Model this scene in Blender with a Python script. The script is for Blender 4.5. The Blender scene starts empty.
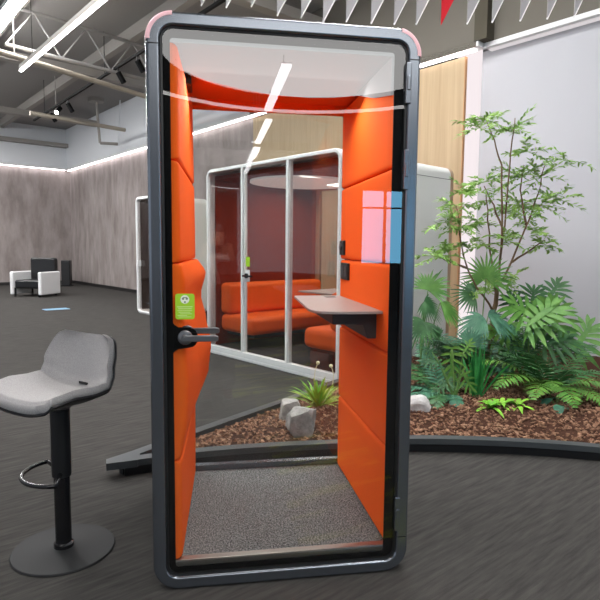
import bpy, bmesh, math, random
from mathutils import Vector, Matrix, noise
random.seed(7)
sc = bpy.context.scene
COL = sc.collection
PI = math.pi
V = Vector
# ------------------------------------------------------------------ camera
FPX = 560.12
yaw, pitch, roll = 0.16023, 0.09313, 0.00934
CAM = V((0.22553, -2.1472, 1.35363))
cy, sy, cp, sp = math.cos(yaw), math.sin(yaw), math.cos(pitch), math.sin(pitch)
F = V((sy*cp, cy*cp, -sp)); R0 = V((cy, -sy, 0)); U0 = R0.cross(F)
R = math.cos(roll)*R0 + math.sin(roll)*U0
U = -math.sin(roll)*R0 + math.cos(roll)*U0
cam = bpy.data.cameras.new('camera'); co = bpy.data.objects.new('camera', cam); COL.objects.link(co)
cam.sensor_fit = 'HORIZONTAL'; cam.sensor_width = 36; cam.lens = 36*FPX/600; cam.clip_start = .01; cam.clip_end = 200
co.matrix_world = Matrix(((R.x, U.x, -F.x, CAM.x), (R.y, U.y, -F.y, CAM.y), (R.z, U.z, -F.z, CAM.z), (0, 0, 0, 1)))
sc.camera = co

def P(px, py, d):
    "a point seen at px,py that stands d metres ahead"
    return CAM + (F*FPX + R*(px-300) - U*(py-300))*(d/FPX)
def GZ(px, py, z):
    d = F*FPX + R*(px-300) - U*(py-300)
    return CAM + d*((z-CAM.z)/d.z)

# ------------------------------------------------------------------ materials
def lin(c):
    return tuple(((x/255)/12.92 if x <= 10 else ((x/255+.055)/1.055)**2.4) for x in c)
def mat(name, col, rough=.6, metal=0, spec=.5, bump=None, var=None, emit=None, estr=1, coat=0):
    m = bpy.data.materials.new(name); m.use_nodes = True
    nt = m.node_tree; b = nt.nodes['Principled BSDF']
    c = lin(col) if max(col) > 1 else col
    b.inputs['Base Color'].default_value = (*c, 1)
    b.inputs['Roughness'].default_value = rough; b.inputs['Metallic'].default_value = metal
    b.inputs['Specular IOR Level'].default_value = spec
    if coat: b.inputs['Coat Weight'].default_value = coat
    if emit:
        b.inputs['Emission Color'].default_value = (*emit, 1); b.inputs['Emission Strength'].default_value = estr
    tc = nt.nodes.new('ShaderNodeTexCoord')
    if var:   # (scale vec, amount, other colour)
        mp = nt.nodes.new('ShaderNodeMapping'); mp.inputs['Scale'].default_value = var[0]
        nz = nt.nodes.new('ShaderNodeTexNoise'); nz.inputs['Scale'].default_value = 1; nz.inputs['Detail'].default_value = 6
        nz.inputs['Roughness'].default_value = .62
        rp = nt.nodes.new('ShaderNodeValToRGB')
        lo, hi = var[3] if len(var) > 3 else (.35, .65)
        rp.color_ramp.elements[0].position = lo; rp.color_ramp.elements[1].position = hi
        rp.color_ramp.elements[0].color = (*c, 1)
        rp.color_ramp.elements[1].color = (*(lin(var[2]) if max(var[2]) > 1 else var[2]), 1)
        if len(var) > 4:
            m0 = nt.nodes.new('ShaderNodeMapping'); m0.inputs['Rotation'].default_value = (0, 0, var[4])
            nt.links.new(tc.outputs['Object'], m0.inputs['Vector']); nt.links.new(m0.outputs['Vector'], mp.inputs['Vector'])
        else: nt.links.new(tc.outputs['Object'], mp.inputs['Vector'])
        nt.links.new(mp.outputs['Vector'], nz.inputs['Vector']); nt.links.new(nz.outputs['Fac'], rp.inputs['Fac'])
        nt.links.new(rp.outputs['Color'], b.inputs['Base Color'])
    if bump:
        nb = nt.nodes.new('ShaderNodeTexNoise'); nb.inputs['Scale'].default_value = bump[0]; nb.inputs['Detail'].default_value = 4
        bp = nt.nodes.new('ShaderNodeBump'); bp.inputs['Strength'].default_value = bump[1]; bp.inputs['Distance'].default_value = bump[2] if len(bump) > 2 else .003
        nt.links.new(tc.outputs['Object'], nb.inputs['Vector'])
        nt.links.new(nb.outputs['Fac'], bp.inputs['Height']); nt.links.new(bp.outputs['Normal'], b.inputs['Normal'])
    return m
def emission(name, col, s):
    m = bpy.data.materials.new(name); m.use_nodes = True
    nt = m.node_tree; nt.nodes.remove(nt.nodes['Principled BSDF'])
    e = nt.nodes.new('ShaderNodeEmission'); e.inputs['Color'].default_value = (*col, 1); e.inputs['Strength'].default_value = s
    nt.links.new(e.outputs[0], nt.nodes['Material Output'].inputs['Surface']); return m
def glassmat(name, tint, ior=1.75):
    m = bpy.data.materials.new(name); m.use_nodes = True
    nt = m.node_tree; nt.nodes.remove(nt.nodes['Principled BSDF'])
    t = nt.nodes.new('ShaderNodeBsdfTransparent'); t.inputs['Color'].default_value = (*tint, 1)
    g = nt.nodes.new('ShaderNodeBsdfGlossy'); g.inputs['Roughness'].default_value = 0
    fr = nt.nodes.new('ShaderNodeFresnel'); fr.inputs['IOR'].default_value = ior
    mx = nt.nodes.new('ShaderNodeMixShader')
    ge = nt.nodes.new('ShaderNodeNewGeometry'); mu = nt.nodes.new('ShaderNodeMath'); mu.operation = 'SUBTRACT'; mu.inputs[0].default_value = 1
    m2 = nt.nodes.new('ShaderNodeMath'); m2.operation = 'MULTIPLY'     # reflection of both faces counted once, on the face that is met first
    nt.links.new(ge.outputs['Backfacing'], mu.inputs[1]); nt.links.new(mu.outputs[0], m2.inputs[0]); nt.links.new(fr.outputs[0], m2.inputs[1])
    nt.links.new(m2.outputs[0], mx.inputs[0]); nt.links.new(t.outputs[0], mx.inputs[1]); nt.links.new(g.outputs[0], mx.inputs[2])
    nt.links.new(mx.outputs[0], nt.nodes['Material Output'].inputs['Surface']); return m

M = {}
M['frame'] = mat('dark_grey_metal', (112, 117, 124), .27, metal=.8, spec=.5)
M['pink'] = mat('pink_plastic', (255, 200, 206), .4, spec=.6)
M['rubber'] = mat('black_rubber', (14, 14, 15), .5)
M['blackpaint'] = mat('black_print', (8, 8, 9), .6, spec=.1)
M['black'] = mat('black_plastic', (18, 18, 20), .45)
M['blackmetal'] = mat('black_metal', (20, 20, 22), .25, spec=.6)
M['orange'] = mat('orange_fabric', (.88, .138, .012), .85, spec=.15, bump=(900, .25, .001))
M['orange2'] = mat('orange_upholstery', (.80, .12, .010), .6, spec=.3, bump=(500, .2, .001))
M['redfelt'] = mat('red_orange_felt', (.80, .12, .02), .95, spec=.05, bump=(700, .3, .001))
M['white'] = mat('white_paint', (225, 226, 226), .5)
M['ceilpanel'] = mat('grey_panel_added_glow', (110, 112, 114), .9, spec=.1, emit=(.96, .98, 1), estr=.24)  # weak glow added to keep the panel pale and neutral
M['panel2'] = mat('white_panel_added_glow', (225, 225, 222), .9, spec=.1, emit=(1, 1, 1), estr=.32)  # glow added to whiten a panel that is no lamp
M['boothcarpet'] = mat('speckled_grey_carpet', (58, 62, 63), 1, spec=.05, var=((170, 170, 170), 1, (162, 168, 168), (.42, .62)), bump=(400, .6, .004))
M['alu'] = mat('brushed_aluminium', (170, 165, 158), .35, metal=1)
M['handle'] = mat('satin_grey_metal', (112, 114, 118), .32, metal=.6)
M['green'] = mat('lime_green_card', (165, 214, 40), .6)
M['card'] = mat('white_print', (238, 242, 225), .7)
M['palegreen'] = mat('pale_green_print', (208, 232, 150), .7)
M['icon'] = mat('grey_print', (120, 140, 120), .7)
M['desk'] = mat('greige_laminate', (166, 156, 152), .45)
M['deskdark'] = mat('dark_grey_bracket', (58, 58, 62), .5)
M['glass'] = glassmat('clear_glass', (.965, .972, .968))
M['glass2'] = glassmat('tinted_glass', (.91, .885, .875), 1.65)
M['silver'] = mat('light_grey_metal', (228, 231, 231), .45, spec=.5)
M['silverside'] = mat('pale_grey_panel', (224, 225, 221), .6)
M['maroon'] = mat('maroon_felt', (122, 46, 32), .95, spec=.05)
M['brown'] = mat('dark_brown_felt', (66, 50, 45), .95, spec=.05)
M['tan'] = mat('tan_frame', (170, 140, 110), .6)
M['darkfloor'] = mat('charcoal_carpet', (62, 62, 64), 1, spec=.05)
M['carpet'] = mat('grey_streaked_carpet', (53, 52, 51), 1, spec=.06, var=((4, 42, 5), 1, (80, 78, 75), (.26, .78), -.54), bump=(260, .35, .004))
M['ceiling'] = mat('grey_painted_deck', (150, 148, 146), .9, spec=.1)
M['beam'] = mat('grey_painted_steel', (158, 154, 148), .7)
M['pipe'] = mat('beige_grey_pipe', (168, 160, 146), .6)
M['concrete'] = mat('mauve_concrete', (116, 107, 104), .9, spec=.1, var=((2.6, 2.6, .8), 1, (172, 163, 160), (.24, .76)), bump=(14, .15, .01))
M['upper'] = mat('grey_upper_wall', (226, 229, 232), .9, spec=.1)
M['olive'] = mat('grey_olive_wall', (112, 108, 100), .9, spec=.1)
M['fin'] = mat('dark_olive_paint', (84, 80, 70), .9, spec=.1)
M['wall'] = mat('white_wall', (184, 185, 190), .85, spec=.15)
M['wood'] = mat('pale_oak_veneer', (166, 142, 108), .55, var=((14, 14, .5), 1, (187, 164, 130), (.3, .7)))
M['woodedge'] = mat('oak_edge', (178, 132, 88), .6)
M['skirt'] = mat('black_skirting', (26, 24, 24), .6)
M['curb'] = mat('charcoal_boards', (64, 68, 70), .45, spec=.5)
M['mulch'] = mat('brown_bark', (110, 77, 62), 1, spec=.05, var=((26, 26, 26), 1, (182, 146, 120), (.35, .7)), bump=(60, .8, .02))
M['mulchbase'] = mat('dark_bark', (76, 53, 43), 1, spec=.05, bump=(50, .8, .02))
M['rock'] = mat('pale_grey_rock', (176, 174, 172), .9, spec=.1, var=((9, 9, 9), 1, (210, 208, 206), (.35, .62)), bump=(22, .6, .02))
M['rock2'] = mat('grey_rock', (140, 138, 136), .9, spec=.1, var=((11, 11, 11), 1, (186, 184, 180), (.35, .62)), bump=(22, .7, .02))
def leafm(n, a, b, rough=.45):
    return mat(n, a, rough, spec=.4, var=((9, 9, 9), 1, b, (.35, .65)))
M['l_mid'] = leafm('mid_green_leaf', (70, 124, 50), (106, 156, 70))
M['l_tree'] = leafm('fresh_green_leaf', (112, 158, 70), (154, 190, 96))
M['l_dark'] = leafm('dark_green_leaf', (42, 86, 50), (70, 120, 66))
M['l_blue'] = leafm('blue_green_leaf', (48, 96, 76), (84, 138, 108))
M['l_fern'] = leafm('fern_green_leaf', (66, 116, 44), (112, 158, 66))
M['l_bright'] = leafm('bright_green_leaf', (92, 170, 44), (160, 210, 76))
M['l_lime'] = leafm('yellow_green_leaf', (122, 152, 42), (172, 192, 76))
M['blade'] = leafm('emerald_blade', (36, 120, 56), (62, 150, 76))
M['bark'] = mat('brown_stem', (112, 90, 66), .8, bump=(60, .5, .004))
M['stemg'] = mat('green_stem', (92, 126, 62), .6)
M['flower'] = mat('cream_flower_head', (222, 216, 176), .8)
M['stool'] = mat('grey_wool_fabric', (156, 153, 152), .95, spec=.08, var=((300, 300, 300), 1, (178, 175, 174), (.4, .6)), bump=(800, .3, .001))
M['stoolbase'] = mat('black_powder_coat', (26, 27, 28), .75)
M['pen'] = mat('grey_felt', (158, 156, 156), .85, spec=.1)
M['penred'] = mat('red_felt', (196, 40, 50), .8, spec=.1)
M['penedge'] = mat('pale_edge', (226, 224, 222), .7)
M['skin'] = mat('skin', (206, 160, 132), .55, spec=.3)
M['hair'] = mat('dark_brown_hair', (46, 30, 24), .5)
M['jacket'] = mat('dark_red_jacket', (92, 40, 38), .9)
M['trousers'] = mat('dark_trousers', (34, 34, 40), .9)
M['scarf'] = mat('pale_scarf', (214, 206, 200), .9)
M['rug'] = mat('yellow_green_carpet', (56, 56, 52), 1, spec=.05, var=((1.2, 7, 4), 1, (160, 166, 62), (.50, .60), .35))
M['bluetape'] = mat('blue_tape', (120, 158, 184), .8)
M['backwall'] = mat('dark_grey_wall', (16, 16, 17), .9, spec=.1)
M['e_lamp'] = emission('white_led', (1, .98, 1.0), 14)
M['e_hall'] = emission('white_hall_fill', (1, .985, .98), 78)
M['e_hall3'] = emission('dim_hall_fill', (1, .985, .98), 38)
M['e_hall2'] = emission('bright_hall_fill', (1, .985, .98), 145)
M['e_disc'] = emission('soft_white_diffuser', (1, .985, .965), 4.8)
M['e_ring'] = emission('white_led_ring', (1, .97, .95), 6)
M['e_cove'] = emission('cove_led', (1, .93, .95), 9)
M['e_cove2'] = emission('soft_cove_led', (1, .93, .95), .7)
M['e_strip'] = emission('vertical_led', (1, .90, .92), .95)
M['e_booth'] = emission('booth_fill_glow', (1, .95, .90), 5)
M['e_win'] = emission('blue_daylight', (.22, .64, 1.0), 8.5)
M['e_spot'] = emission('spot_led', (1, .97, .92), 25)

# ------------------------------------------------------------------ mesh helpers
class MB:
    def __init__(s): s.v = []; s.f = []
    def face(s, pts):
        i = len(s.v); s.v += [V(p) for p in pts]; s.f.append(list(range(i, i+len(pts)))); return s
    def obb(s, c, ax, ay, az):
        c, ax, ay, az = V(c), V(ax), V(ay), V(az); i = len(s.v)
        for k in (-1, 1):
            for j in (-1, 1):
                for h in (-1, 1): s.v.append(c+ax*h+ay*j+az*k)
        q = [(0, 2, 3, 1), (4, 5, 7, 6), (0, 1, 5, 4), (2, 6, 7, 3), (0, 4, 6, 2), (1, 3, 7, 5)]
        if ax.cross(ay).dot(az) < 0: q = [x[::-1] for x in q]
        s.f += [[i+a for a in x] for x in q]; return s
    def box(s, lo, hi):
        lo, hi = V(lo), V(hi); h = (hi-lo)/2
        return s.obb((lo+hi)/2, (h.x, 0, 0), (0, h.y, 0), (0, 0, h.z))
    def rings(s, rings, caps=True, close=False):
        n = len(rings[0]); i = len(s.v)
        for r in rings: s.v += [V(p) for p in r]
        m = len(rings)
        for a in range(m if close else m-1):
            b = (a+1) % m
            for j in range(n):
                k = (j+1) % n; s.f.append([i+a*n+j, i+a*n+k, i+b*n+k, i+b*n+j])
        if caps and not close:
            s.f.append([i+j for j in range(n)][::-1]); s.f.append([i+(m-1)*n+j for j in range(n)])
        return s
    def tube(s, pts, r, n=8, r2=None, closed=False):
        pts = [V(p) for p in pts]; rr = []
        for a, p in enumerate(pts):
            if closed: t = pts[(a+1) % len(pts)]-pts[a-1]
            else: t = pts[min(a+1, len(pts)-1)]-pts[max(a-1, 0)]
            t.normalize(); up = V((0, 0, 1)) if abs(t.z) < .95 else V((1, 0, 0))
            x = t.cross(up).normalized(); y = x.cross(t)
            q = r if r2 is None else r+(r2-r)*a/(len(pts)-1)
            rr.append([p+x*q*math.cos(2*PI*k/n)+y*q*math.sin(2*PI*k/n) for k in range(n)])
        return s.rings(rr, close=closed)
    def lathe(s, c, prof, n=32):
        c = V(c)
        return s.rings([[c+V((r*math.cos(2*PI*k/n), r*math.sin(2*PI*k/n), z)) for k in range(n)] for r, z in prof])
    def prism(s, poly, ext):
        ext = V(ext); return s.rings([[V(p) for p in poly], [V(p)+ext for p in poly]])
    def grid(s, fn, nu, nv, flip=False):
        i = len(s.v)
        for a in range(nu+1):
            for b in range(nv+1): s.v.append(V(fn(a/nu, b/nv)))
        for a in range(nu):
            for b in range(nv):
                q = [i+a*(nv+1)+b, i+(a+1)*(nv+1)+b, i+(a+1)*(nv+1)+b+1, i+a*(nv+1)+b+1]
                s.f.append(q[::-1] if flip else q)
        return s
    def add(s, o):
        i = len(s.v); s.v += o.v; s.f += [[a+i for a in f] for f in o.f]; return s
def wmat(o):
    m = o.matrix_basis.copy()
    while o.parent: o = o.parent; m = o.matrix_basis @ m
    return m
def obj(name, mb, m, parent=None, origin=None, smooth=None, bevel=0, seg=2, label=None, fix=False):
    me = bpy.data.meshes.new(name); o = bpy.data.objects.new(name, me); COL.objects.link(o)
    if parent is not None:
        o.parent = parent; inv = wmat(o).inverted()
    else:
        if origin is None:
            lo = V([min(v[k] for v in mb.v) for k in range(3)]); hi = V([max(v[k] for v in mb.v) for k in range(3)])
            origin = V(((lo.x+hi.x)/2, (lo.y+hi.y)/2, lo.z))
        o.location = origin; inv = wmat(o).inverted()
    me.from_pydata([inv @ v for v in mb.v], [], mb.f); me.update()
    if fix:
        b = bmesh.new(); b.from_mesh(me); bmesh.ops.remove_doubles(b, verts=b.verts, dist=1e-5); bmesh.ops.recalc_face_normals(b, faces=b.faces); b.to_mesh(me); b.free()
    me.materials.append(M[m] if isinstance(m, str) else m)
    if smooth is not None:
        me.polygons.foreach_set('use_smooth', [True]*len(me.polygons))
        if smooth < 180: me.set_sharp_from_angle(angle=math.radians(smooth))
    if bevel:
        md = o.modifiers.new('Bevel', 'BEVEL'); md.width = bevel; md.segments = seg; md.limit_method = 'ANGLE'
    if label: o['label'] = label
    return o
def thing(name, loc, label, cat, group=None, rz=0):
    o = bpy.data.objects.new(name, None); COL.objects.link(o); o.empty_display_size = .1
    o.location = loc; o.rotation_euler = (0, 0, rz); return tag(o, label, cat, group)
def tag(o, label, cat, group=None):
    o['label'] = label; o['category'] = cat
    if group: o['group'] = group
    return o
def struct(name, mb, m, label=None, parent=None, **k):
    o = obj(name, mb, m, parent=parent, **k)
    if parent is None:
        o['kind'] = 'structure'
        tag(o, label, name.split('_')[0])
    return o
def rrect(w, h, r, inset, n=10):
    "rounded rectangle outline, counter-clockwise seen from the front, inset from the outer edge"
    r = max(r-inset, .004); out = []
    for cx, cz, a0 in ((w-inset-r, h-inset-r, 0), (inset+r, h-inset-r, 90), (inset+r, inset+r, 180), (w-inset-r, inset+r, 270)):
        for k in range(n+1):
            a = math.radians(a0+90*k/n); out.append((cx+r*math.cos(a), cz+r*math.sin(a)))
    return out
def ring_profile(w, h, r, prof, mapf, n=10):
    return MB().rings([[mapf(x, y, z) for x, z in rrect(w, h, r, o, n)] for o, y in prof], close=True)

# ------------------------------------------------------------------ setting
D = V((.515, -.857, 0)).normalized()       # along the long wall, towards the right
N = V((-D.y*-1, -D.x, 0)); N = V((D.y, -D.x, 0))   # out of the long wall, into the room
A = V((-4.678, 19.211, 0))
def W(s, off, z): return A + D*s + N*off + V((0, 0, z))
def wslab(s0, s1, o0, o1, z0, z1):
    return MB().obb(W((s0+s1)/2, (o0+o1)/2, (z0+z1)/2), D*((s1-s0)/2), N*((o1-o0)/2), (0, 0, (z1-z0)/2))
CEIL = 5.4
struct('floor', MB().obb((1, 4, -.05), D*19, N*17, (0, 0, .05)), 'carpet', 'grey streaked office carpet across the whole hall', origin=V((0, 0, 0)))
struct('ceiling', MB().obb((1, 4, CEIL+.05), D*19, N*17, (0, 0, .05)), 'ceiling', 'grey painted industrial roof deck high over the hall')
SW, SL0, SL1 = 11.35, 16.27, 16.52
struct('wall_back', wslab(-.2, SW, -.2, 0, 0, 4.02), 'concrete', 'mauve grey concrete wall with a light line along its top')
struct('trim_1', wslab(-.1, SL1-.05, -.2, .14, 4.06, CEIL), 'upper', 'light grey upper wall above the concrete wall')
struct('trim_2', wslab(SW, SL0, .03, .07, 0, 3.94), 'wood', 'pale oak panel wall behind the big white booth')
struct('trim_3', wslab(SL0, SL0+.012, .028, .074, 0, 3.94), 'woodedge', 'edge board at the right end of the pale oak panel')
struct('wall_right', wslab(SL0, 24, -.35, -.16, 0, 4.02), 'wall', 'plain white wall behind the tall leafy plants')
struct('trim_4', wslab(SL1-.05, 24, -.35, .0, 4.06, CEIL), 'olive', 'grey upper wall above the white wall')
struct('trim_5', wslab(SL1-.055, SL1+.13, -.05, .175, 4.06, CEIL), 'fin', 'dark grey upright fin on the upper wall')
struct('trim_6', wslab(SW, SL1-.03, .14, .16, 4.0, CEIL), 'olive', 'olive grey panel on the upper wall above the oak')
struct('trim_7', wslab(-.1, SL1, -.02, .16, 4.0, 4.06), 'white', 'white ledge along the top of the long wall')
struct('trim_8', wslab(SL1, 24, -.18, .02, 4.0, 4.06), 'white', 'white ledge along the top of the white wall')
struct('baseboard_back', wslab(-.1, SW, 0, .025, 0, .10), 'skirt', 'black skirting along the concrete wall')
wl = lambda s0, s1, o0, o1, z0, z1: wslab(s0, s1, o0, o1, z0, z1)
struct('wall_left', wl(-.25, -.02, 0, 15, 0, 4.02), 'concrete', 'concrete end wall far to the left')
struct('trim_9', wl(-.25, .12, .14, 15, 4.06, CEIL), 'upper', 'upper wall above the far left end wall')
struct('trim_10', wl(-.02, .14, .16, 15, 4.0, 4.06), 'white', 'white ledge along the far left end wall')
struct('trim_11', wl(-.1, .40, .16, 15, 4.75, 4.87), 'beam', 'grey steel beam across the far left end wall')
struct('baseboard_left', wl(-.02, .0, .025, 15, 0, .10), 'skirt', 'black skirting along the far end wall')
# lights in the coves
tag(obj('cove_light', wslab(.05, SL1-.1, .02, .11, 3.985, 4.0), 'e_cove'), 'long white light line along the top of the concrete and oak wall', 'light')
tag(obj('cove_light', wslab(SL1+.02, 24, -.14, -.06, 3.985, 4.0), 'e_cove2'), 'white light line along the top of the white wall', 'light')
tag(obj('cove_light', wl(.02, .11, .20, 15, 3.985, 4.0), 'e_cove'), 'white light line along the top of the far left wall', 'light')
tag(obj('light_strip', wslab(SL0-.25, SL1-.125, -.155, -.13, 0, 4.05), 'e_strip'), 'upright glowing white light strip between oak panel and white wall', 'light')
# the room behind
wf = struct('wall_front', MB().box((-1.6, -9.7, 0), (3.44, -9.5, CEIL)).box((4.46, -9.7, 0), (5.6, -9.5, CEIL)).box((3.44, -9.7, 0), (4.46, -9.5, 1.02)).box((3.44, -9.7, 2.62), (4.46, -9.5, CEIL)), 'backwall', 'dark grey wall facing the booth door')
wi = struct('window_1', MB().box((3.44, -9.62, 1.02), (4.46, -9.60, 2.62)), 'e_win', 'window with blue daylight in the wall facing the booth')
fr = MB()
for x in (3.40, 3.93, 4.44): fr.box((x, -9.60, 1.02), (x+.05, -9.54, 2.62))
for z in (1.0, 2.20, 2.58): fr.box((3.45, -9.60, z), (4.44, -9.55, z+.035))
obj('window_frame', fr, 'rubber', wi)

# ceiling beams, numbered as the setting's trim
tn = 12
for k, s in enumerate((-3.4, -1.7, 0, 1.7, 3.4, 5.1, 6.8, 8.5, 10.2)):
    c = A + N*(2.2+k*2.0)
    struct('trim_%d' % tn, MB().obb(c + D*8 + V((0, 0, CEIL-.11)), D*16, N*.07, (0, 0, .11)), 'beam', 'grey roof purlin, number %d out from the concrete wall' % (k+1)); tn += 1
for k, s in enumerate((3.2, 8.2, 13.5)):
    struct('trim_%d' % tn, MB().obb(W(s, 9, CEIL-.3), N*8.8, D*.1, (0, 0, .08)), 'beam', 'grey cross girder under the roof, number %d from the far corner' % (k+1)); tn += 1

# ------------------------------------------------------------------ roof fittings seen at the top left
def ext(p, q, a, b):
    d = (q-p); return p - d*a, q + d*b
# linear lamp
p, q = ext(GZ(51, 45, 4.0), GZ(105, -1, 4.0), .8, .5)
ll = thing('linear_lamp', (p+q)/2, 'long white linear lamp hanging under the roof above the grey stool', 'ceiling light')
d = (q-p).normalized(); nn = V((d.y, -d.x, 0))
obj('diffuser', MB().obb((p+q)/2, (q-p)/2, nn*.018, (0, 0, .012)), 'e_lamp', ll)
obj('housing', MB().obb((p+q)/2+V((0, 0, .052)), (q-p)/2, nn*.022, (0, 0, .03)), 'beam', ll)
for t in (.15, .85):
    a = p.lerp(q, t); obj('suspension_wire', MB().tube([a+V((0, 0, .09)), V((a.x, a.y, CEIL))], .004, 6), 'blackmetal', ll)
# track with spotlights
p, q = ext(GZ(51.7, 109, 4.6), GZ(146, 49, 4.6), .3, .6)
tr = thing('track_light', (p+q)/2, 'black ceiling track carrying small black spotlights near the concrete wall', 'track light')
d = (q-p).normalized(); nn = V((d.y, -d.x, 0))
obj('rail', MB().obb((p+q)/2, (q-p)/2, nn*.022, (0, 0, .022)), 'blackpaint', tr)
for t in (.1, .5, .9):
    a = p.lerp(q, t); obj('suspension_rod', MB().tube([a, V((a.x, a.y, CEIL))], .008, 6), 'black', tr)
for px, py, lit in ((54, 110, 0), (63, 104, 1), (68, 99, 0), (119, 67, 0), (139, 55, 0)):
    b = GZ(px, py, 4.6); t = (b-p).dot(d); b = p+d*t
    dn = (V((-.3, -.75, -.7)) if lit else V((.5, .1, -.9))).normalized()
    s = obj('spotlight', MB().tube([b+V((0, 0, -.1)), b+V((0, 0, -.1))+dn*.2], .05, 14), 'blackpaint', tr, smooth=40)
    obj('arm', MB().tube([b, b+V((0, 0, -.14))], .014, 8), 'black', s)
    if lit: obj('lens', MB().tube([b+V((0, 0, -.1))+dn*.201, b+V((0, 0, -.1))+dn*.206], .045, 14), 'e_spot', s)
# pipe bundle
p, q = ext(GZ(51.7, 66, 4.35), GZ(146, 95, 4.35), .5, .35)
d = (q-p).normalized(); nn = V((d.y, -d.x, 0))
pb = thing('pipe_bundle', (p+q)/2, 'bundle of three beige pipes crossing under the roof left of the booth', 'pipes')
for k in range(3):
    off = nn*(.10*(k-1)) + V((0, 0, -.03*k)); obj('pipe', MB().tube([p+off, q+off], .042, 10), 'pipe', pb, smooth=60)
for t in (.1, .9):
    a = p.lerp(q, t); obj('hanger_rod', MB().tube([a, V((a.x, a.y, CEIL))], .01, 6), 'beam', pb)
# truss
p, q = ext(GZ(51, 56, 4.55), GZ(146, 80, 4.55), .4, .1)
tz = thing('roof_truss', (p+q)/2, 'slim grey steel truss with diagonal webs left of the booth top', 'truss')
hz = V((0, 0, .62))
obj('chord', MB().tube([p, q], .035, 8), 'ceiling', tz, smooth=60); obj('chord', MB().tube([p+hz, q+hz], .035, 8), 'ceiling', tz, smooth=60)
nseg = 3
for k in range(nseg):
    a = p.lerp(q, k/nseg); b = p.lerp(q, (k+.5)/nseg)+hz; c = p.lerp(q, (k+1)/nseg)
    obj('web', MB().tube([a, b], .014, 6), 'ceiling', tz); obj('web', MB().tube([b, c], .014, 6), 'ceiling', tz)
for t in (.05, .95):
    a = p.lerp(q, t)+hz; obj('strut', MB().tube([a, V((a.x, a.y, CEIL))], .03, 6), 'beam', tz)
# conduit and hanger
p, q = GZ(30, 113, 4.42), GZ(125, 130, 4.42)
cd = thing('conduit', (p+q)/2, 'thin straight grey conduit crossing below the roof near the concrete wall', 'pipe')
obj('pipe', MB().tube([p, q], .05, 10), 'pipe', cd, smooth=60)
a = p.lerp(q, .25); obj('hanger_rod', MB().tube([a, V((a.x, a.y, CEIL))], .012, 6), 'beam', cd)
hg = thing('pipe_hanger', GZ(100, 143, 4.2), 'empty grey trapeze hanger dangling from the roof beside the concrete wall', 'hanger')
h0, h1 = GZ(100, 143, 4.2), GZ(118, 144, 4.2)
obj('rod', MB().tube([h0, V((h0.x-.08, h0.y, CEIL))], .035, 8), 'beam', hg)
obj('rod', MB().tube([h1, V((h1.x+.08, h1.y, CEIL))], .02, 8), 'upper', hg)
obj('crossbar', MB().tube([h0, h1], .04, 8), 'beam', hg)
obj('ceiling_flange', MB().lathe((h0.x-.08, h0.y, CEIL-.1), [(.2, 0), (.2, .1)], 16), 'beam', hg)

# lamps in front of the booth, seen mirrored in its door
dl = thing('round_ceiling_lamp', (1.15, -2.75, 3.0), 'big round white lamp with a light ring in front of the booth', 'ceiling light')
obj('diffuser', MB().lathe((1.15, -2.75, 3.0), [(1.33, 0), (1.33, .04)], 72), 'e_disc', dl)
obj('housing', MB().lathe((1.15, -2.75, 3.04), [(1.35, 0), (1.35, .10)], 72), 'white', dl)
def circ(r, z, n=72): return [V((1.15+r*math.cos(2*PI*k/n), -2.75+r*math.sin(2*PI*k/n), z)) for k in range(n)]
obj('light_ring', MB().tube(circ(2.0, 3.0), .02, 8, closed=True), 'e_ring', dl, smooth=60)
for k in range(4):
    a = PI/4+k*PI/2; b = V((1.15+1.2*math.cos(a), -2.75+1.2*math.sin(a), 3.14)); c = V((1.15+2*math.cos(a), -2.75+2*math.sin(a), 3.0))
    obj('suspension_wire', MB().tube([b, V((b.x, b.y, CEIL))], .005, 6), 'blackmetal', dl)
    obj('ring_wire', MB().tube([c, V((c.x, c.y, CEIL))], .005, 6), 'blackmetal', dl)
for (x, y0, y1, nm) in ((.86, -2.55, -4.08, 'nearest to the booth'), (.92, -4.56, -6.04, 'second from the booth'), (.95, -6.45, -7.4, 'farthest from the booth')):
    t = thing('linear_lamp', (x, (y0+y1)/2, 2.84), 'white linear lamp hanging in front of the booth door, '+nm, 'ceiling light')
    obj('diffuser', MB().box((x-.04, y1, 2.83), (x+.04, y0, 2.86)), 'e_lamp', t)
    obj('housing', MB().box((x-.036, y1+.01, 2.86), (x+.036, y0-.01, 2.875)), 'silver', t)
    for y in (y0-.2, y1+.2): obj('suspension_wire', MB().tube([V((x, y, 2.875)), V((x, y, CEIL if y < -4.2 else 2.995))], .004, 6), 'white', t)
# fill lamps of the same long kind, added to brighten the hall
for k, (c, ax, nm) in enumerate(((W(3.2, 5.0, 4.9), D, 'over the far left floor'), (W(6.6, 5.0, 4.9), D, 'over the floor before the concrete wall'), (W(10, 4.4, 5.0), D, 'behind the white booth by the concrete wall'), (W(16.4, 2.4, 5.1), D, 'above the white booth'), (W(18.9, 4.2, 5.1), D, 'above the plants'),
                                 (W(14.5, 6.0, 5.1), D, 'above the roof of the phone booth'), (V((-1.6, -.9, 5.1)), V((0, 1, 0)), 'above the floor left of the camera'), (V((2.2, -.9, 5.1)), V((0, 1, 0)), 'above the floor right of the camera'), (V((-3.5, 3.6, 5.1)), D, 'high above the grey stool side'))):
    ay = V((-ax.y, ax.x, 0))
    t = thing('linear_lamp', c, 'added linear fill lamp high under the roof '+nm, 'ceiling light')
    obj('diffuser', MB().obb(c, ax*1.6, ay*.09, (0, 0, .01)), 'e_hall2' if k < 3 else 'e_hall3' if k in (6, 7) else 'e_hall', t)
    obj('housing', MB().obb(c+V((0, 0, .05)), ax*1.62, ay*.10, (0, 0, .04)), 'silver', t)
    for sgn in (-1, 1): obj('suspension_wire', MB().tube([c+ax*sgn+V((0, 0, .09)), V((*(c+ax*sgn).xy, CEIL))], .004, 6), 'blackmetal', t)

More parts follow.
